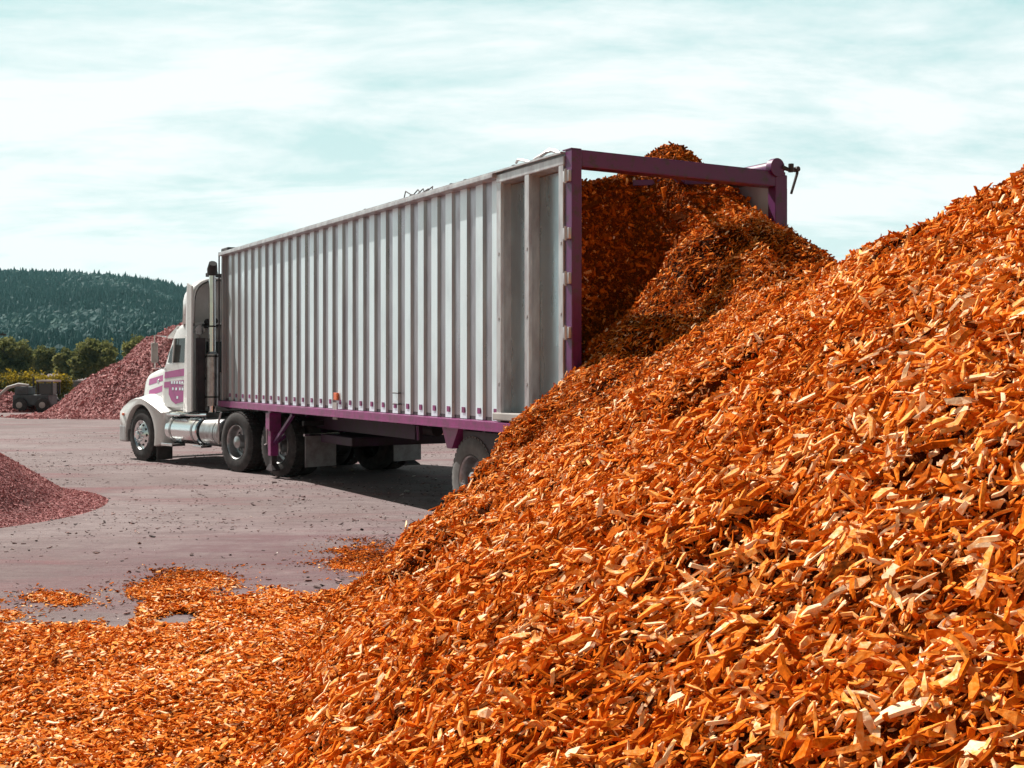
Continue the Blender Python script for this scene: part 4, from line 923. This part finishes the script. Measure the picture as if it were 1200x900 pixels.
        for (xx, k) in ((x_in, 1.0), (x_out - sx * .09, 1.0), (x_out - sx * .025, .985), (x_out, .955)):
            g = []
            for i, (y, z) in enumerate(prof):
                if i < na: g.append((xx, y, z))
                else:
                    a, b = sh(k, y, z); lift = .10 if (xx == x_in and z > .9) else 0
                    g.append((xx, a, b + lift))
            rings.append(g)
        n = len(prof)
        v = [p for g in rings for p in g]; f = [(i * n + k, i * n + (k + 1) % n, (i + 1) * n + (k + 1) % n, (i + 1) * n + k) for i in range(len(rings) - 1) for k in range(n)]
        mb.add(v, f, 0, True); mb.add(rings[-1], [list(range(n))], 0)
        mb.build('fender', M['white'], root, edge=50)
        g = MB(); g.prism_x([(3.53 + q * math.cos(R(a)), .50 + q * math.sin(R(a))) for q, aa in ((.595, range(175, -12, -12)), (.57, range(-8, 180, 12))) for a in aa], min(x_out - sx * .1, x_in), max(x_out - sx * .1, x_in)); g.build('wheel_arch_liner', M['black'], root)
    fender(-1); fender(1)
    for x in (.04, 2.08):
        mb = MB(); mb.box(x, x + .32, 2.90, 2.915, .05, .34); mb.build('mud_flap', M['rubber'], root)
    mb = MB(); mb.loft([rrect(4.36, .5, .06, .19, .04, 0, 3)], caps=False) if False else None
    mb = MB(); mb.box(.06, 2.38, 4.34, 4.52, .34, .68, 0, .045); mb.box(.0, .14, 4.12, 4.40, .34, .68, 0, .04); mb.box(2.30, 2.44, 4.12, 4.40, .34, .68, 0, .04); mb.build('bumper', M['alu_frame'], root)
    for x in (.22, 2.0):
        mb = MB(); mb.box(x, x + .24, 4.30, 4.43, .72, .90, 0, .03); mb.build('headlight', M['lens'], root)
    mb = MB(); mb.box(-.015, .02, 4.18, 4.26, .86, .91, 0, .01); mb.build('turn_signal', M['amber'], root)
    # tanks and steps
    def tank(y0, y1, r, zc, xc, m_, straps, nm):
        mb = MB(); mb.tube([(xc, y0, zc), (xc, y0 + .02, zc), (xc, y1 - .02, zc), (xc, y1, zc)], [r * .92, r, r, r * .92], 32); t = mb.build(nm, m_, root)
        for yy in straps: b = MB(); b.tube([(xc, yy, zc), (xc, yy + .06, zc)], r + .008, 32); b.build('strap', M['rim'], t)
        return t
    tank(1.42, 2.58, .255, .64, .27, M['chrome'], (1.55, 2.35), 'fuel_tank')
    tank(.66, 1.30, .255, .64, .27, M['rim'], (.82,), 'fuel_tank')
    mb = MB(); mb.box(-.03, .25, 2.20, 2.62, .34, .39, 0, .008); mb.box(-.02, .2, 1.15, 1.45, .36, .40, 0, .008); mb.box(.02, .30, 2.0, 2.5, .905, .94, 0, .008); mb.build('step', M['chrome'], root)
    mb = MB(); mb.tube([(.20, 2.56, .86), (.10, 2.45, .93), (.10, 2.1, .96), (.2, 1.9, .93), (.2, 1.3, .95)], .035, 10); mb.build('intake_pipe', M['chrome'], root)
    mb = MB(); mb.box(.3, .7, 1.0, 2.6, .88, .98); mb.build('cab_underside', M['black'], root)
    # stripes on hood and door, shield
    def on_side(y, z):     # x of the left body side
        if y <= 2.96: return side_x(z) - .0165
        t = (y - 2.98) / (4.0 - 2.98); hw = .99 + (.92 - .99) * t; z1 = 1.87 + (1.71 - 1.87) * t; z0 = .95 - .03 * t
        return C - hw * (1 + (.88 - 1) * (z - z0) / (z1 - z0)) - .006
    def stripe(name, pts_top, pts_bot, m_=M['stripe']):
        mb = MB(); 
        for i in range(len(pts_top) - 1):
            (ya, za), (yb, zb) = pts_top[i], pts_top[i + 1]; (yc, zc), (yd, zd) = pts_bot[i], pts_bot[i + 1]
            v = [(on_side(ya, za), ya, za), (on_side(yb, zb), yb, zb), (on_side(yd, zd), yd, zd), (on_side(yc, zc), yc, zc)]
            mb.add(v, [(0, 1, 2, 3)])
        return mb.build(name, m_, root)
    def band(y0, y1, z0a, z0b, z1a, z1b, nm='stripe', k=6):
        ys = [y0 + (y1 - y0) * i / k for i in range(k + 1)]
        l = lambda a, b: [(y, a + (b - a) * (y - y0) / (y1 - y0)) for y in ys]
        stripe(nm, l(z1a, z1b), l(z0a, z0b))
    # cab part then hood part (a seam between them)
    band(2.09, 2.94, 1.66, 1.60, 1.80, 1.72); band(2.99, 3.86, 1.58, 1.46, 1.70, 1.58)
    band(2.09, 2.94, 1.46, 1.42, 1.58, 1.53); band(2.99, 3.80, 1.38, 1.24, 1.50, 1.36)
    sh_ = [(2.12, 1.44), (2.75, 1.44), (2.74, 1.30), (2.62, 1.18), (2.45, 1.12), (2.28, 1.15), (2.12, 1.18)]
    mb = MB(); mb.add([(side_x(z) - .017, y, z) for y, z in sh_], [list(range(len(sh_)))]); sho = mb.build('door_shield', M['stripe'], root)
    mb = MB()
    for (zz, ys) in ((1.50, (2.20, 2.30, 2.40, 2.50, 2.60)), (1.38, (2.18, 2.28, 2.42, 2.55)), (1.22, (2.36,))):
        for y in ys: mb.add([(side_x(z_) - .021, y_, z_) for y_, z_ in ((y, zz), (y + .065, zz), (y + .065, zz + .05), (y, zz + .05))], [(0, 1, 2, 3)])
    mb.build('shield_lettering', M['flat_white'], sho)
    mb = MB(); x = on_side(3.42, 1.55); mb.tube([(x - .01, 3.42, 1.54), (x + .005, 3.42, 1.54)], .045, 12); mb.build('air_cleaner_badge', M['chrome'], root)
    # mirrors
    for sx in (-1, 1):
        x = C + sx * 1.20; mb = MB(); mb.box(x - .06, x + .06, 2.93, 3.00, 1.90, 2.28, 0, .02); mo = mb.build('mirror', M['machine_pale'], root)
        b = MB(); b.tube([(C + sx * .98, 2.92, 2.40), (x, 2.96, 2.42), (x, 2.96, 1.80), (C + sx * .98, 2.92, 1.78)], .014, 8); b.build('mirror_arm', M['chrome'], mo)
    mb = MB(); mb.tube([(C - .6, 3.7, 1.72), (C - .75, 3.75, 1.95)], .012, 6); mb.tube([(C - .75, 3.75, 1.93), (C - .75, 3.75, 2.03)], .045, 10); mb.build('hood_mirror', M['black'], root)
    return root
tractor()

# ------------------------------------------------------------------ small machine far left
def machine():
    x, y = tp(47, 50), 50
    root = empty('loading_machine', (x, y, 0), R(0)); tag(root, 'small grey loader with curved pale arm beside the dark soil mound', 'machine')
    mb = MB(); mb.box(-.95, .55, -.5, .5, .28, .72, 0, .04); mb.box(-.9, -.35, -.42, .42, .72, 1.05, 0, .04); mb.build('body', M['machine'], root)
    mb = MB(); mb.box(.0, .72, -.45, .45, 1.25, 1.33, 0, .02)
    mb.build('cab_roof', M['cap'], root)
    mb = MB()
    for a in (.05, .66):
        for b in (-.4, .4): mb.obox((a, b, .72), (a, b, 1.25), .06, .06)
    mb.build('cab_frame', M['black'], root)
    mb = MB(); mb.box(.08, .62, -.36, .36, .725, 1.2); mb.build('cab_glass', M['glass'], root)
    for xx in (-.6, .35):
        for b, s in ((-.72, 1), (.72, -1)):
            w_ = MB(); w_.lathe_x([(-.1, .1), (-.1, .24), (-.06, .30), (.06, .30), (.1, .24), (.1, .1)], (0, 0, 0), 20)
            o = w_.build('wheel', M['rubber'], root); o.location = (xx, b * .8, .30); o.rotation_euler = (0, 0, R(90))
            h = MB(); h.lathe_x([(-.105, .001), (-.105, .13), (.105, .13), (.105, .001)], (0, 0, 0), 14); h.build('rim', M['machine_pale'], o)
    mb = MB(); mb.tube([(-.35, -.3, 1.1), (-.75, -.35, 1.15), (-1.2, -.35, 1.02), (-1.55, -.35, .70), (-1.65, -.35, .45)], [.06, .07, .07, .06, .05], 10); mb.build('arm', M['machine_pale'], root)
    mb = MB(); mb.prism_x([(-.2, .05), (.25, .05), (.3, .5), (.22, .5), (.15, .15), (-.15, .14)], -.5, .5); b = mb.build('bucket', M['machine'], root); b.location = (-1.85, -.3, .05); b.rotation_euler = (0, 0, R(90))
    mb = MB(); mb.tube([(-.2, -.2, 1.0), (-.2, -.2, 1.45)], .04, 8); mb.build('exhaust_pipe', M['black'], root)
machine()
def pole():
    x, y = tp(-14, 95), 95
    root = empty('utility_pole', (x, y, 0)); tag(root, 'dark wooden utility pole at the left edge with its crossarm end in view', 'utility pole')
    z = CH + (HZ - 392) / FPX * 95
    mb = MB(); mb.tube([(0, 0, -.2), (0, 0, z + .6)], [.13, .10], 10); mb.build('post', M['pole'], root)
    mb = MB(); mb.box(-1.4, 1.45, -.12, .0, z - .08, z + .07); mb.build('crossarm', M['pole'], root)
    for q in (-1.2, -.6, .6, 1.2):
        mb = MB(); mb.tube([(q, -.06, z + .07), (q, -.06, z + .2)], [.04, .03], 8); mb.build('insulator', M['dark'], root)
pole()

# ------------------------------------------------------------------ haze
def haze():
    mb = MB(); mb.box(-1600, 1300, -40, 1900, -2.5, 150)
    m = bpy.data.materials.new('hazy air'); m.use_nodes = True; t = m.node_tree; t.nodes.clear()
    o = t.nodes.new('ShaderNodeOutputMaterial'); v = t.nodes.new('ShaderNodeVolumePrincipled'); v.inputs['Color'].default_value = (.45, .95, 1, 1); v.inputs['Density'].default_value = HAZE
    v.inputs['Anisotropy'].default_value = .2
    t.links.new(v.outputs[0], o.inputs['Volume'])
    h = mb.build('haze', m); tag(h, 'thin bluish haze in the air over the yard and hills', 'haze', kind='stuff')
HAZE = .00008
haze()
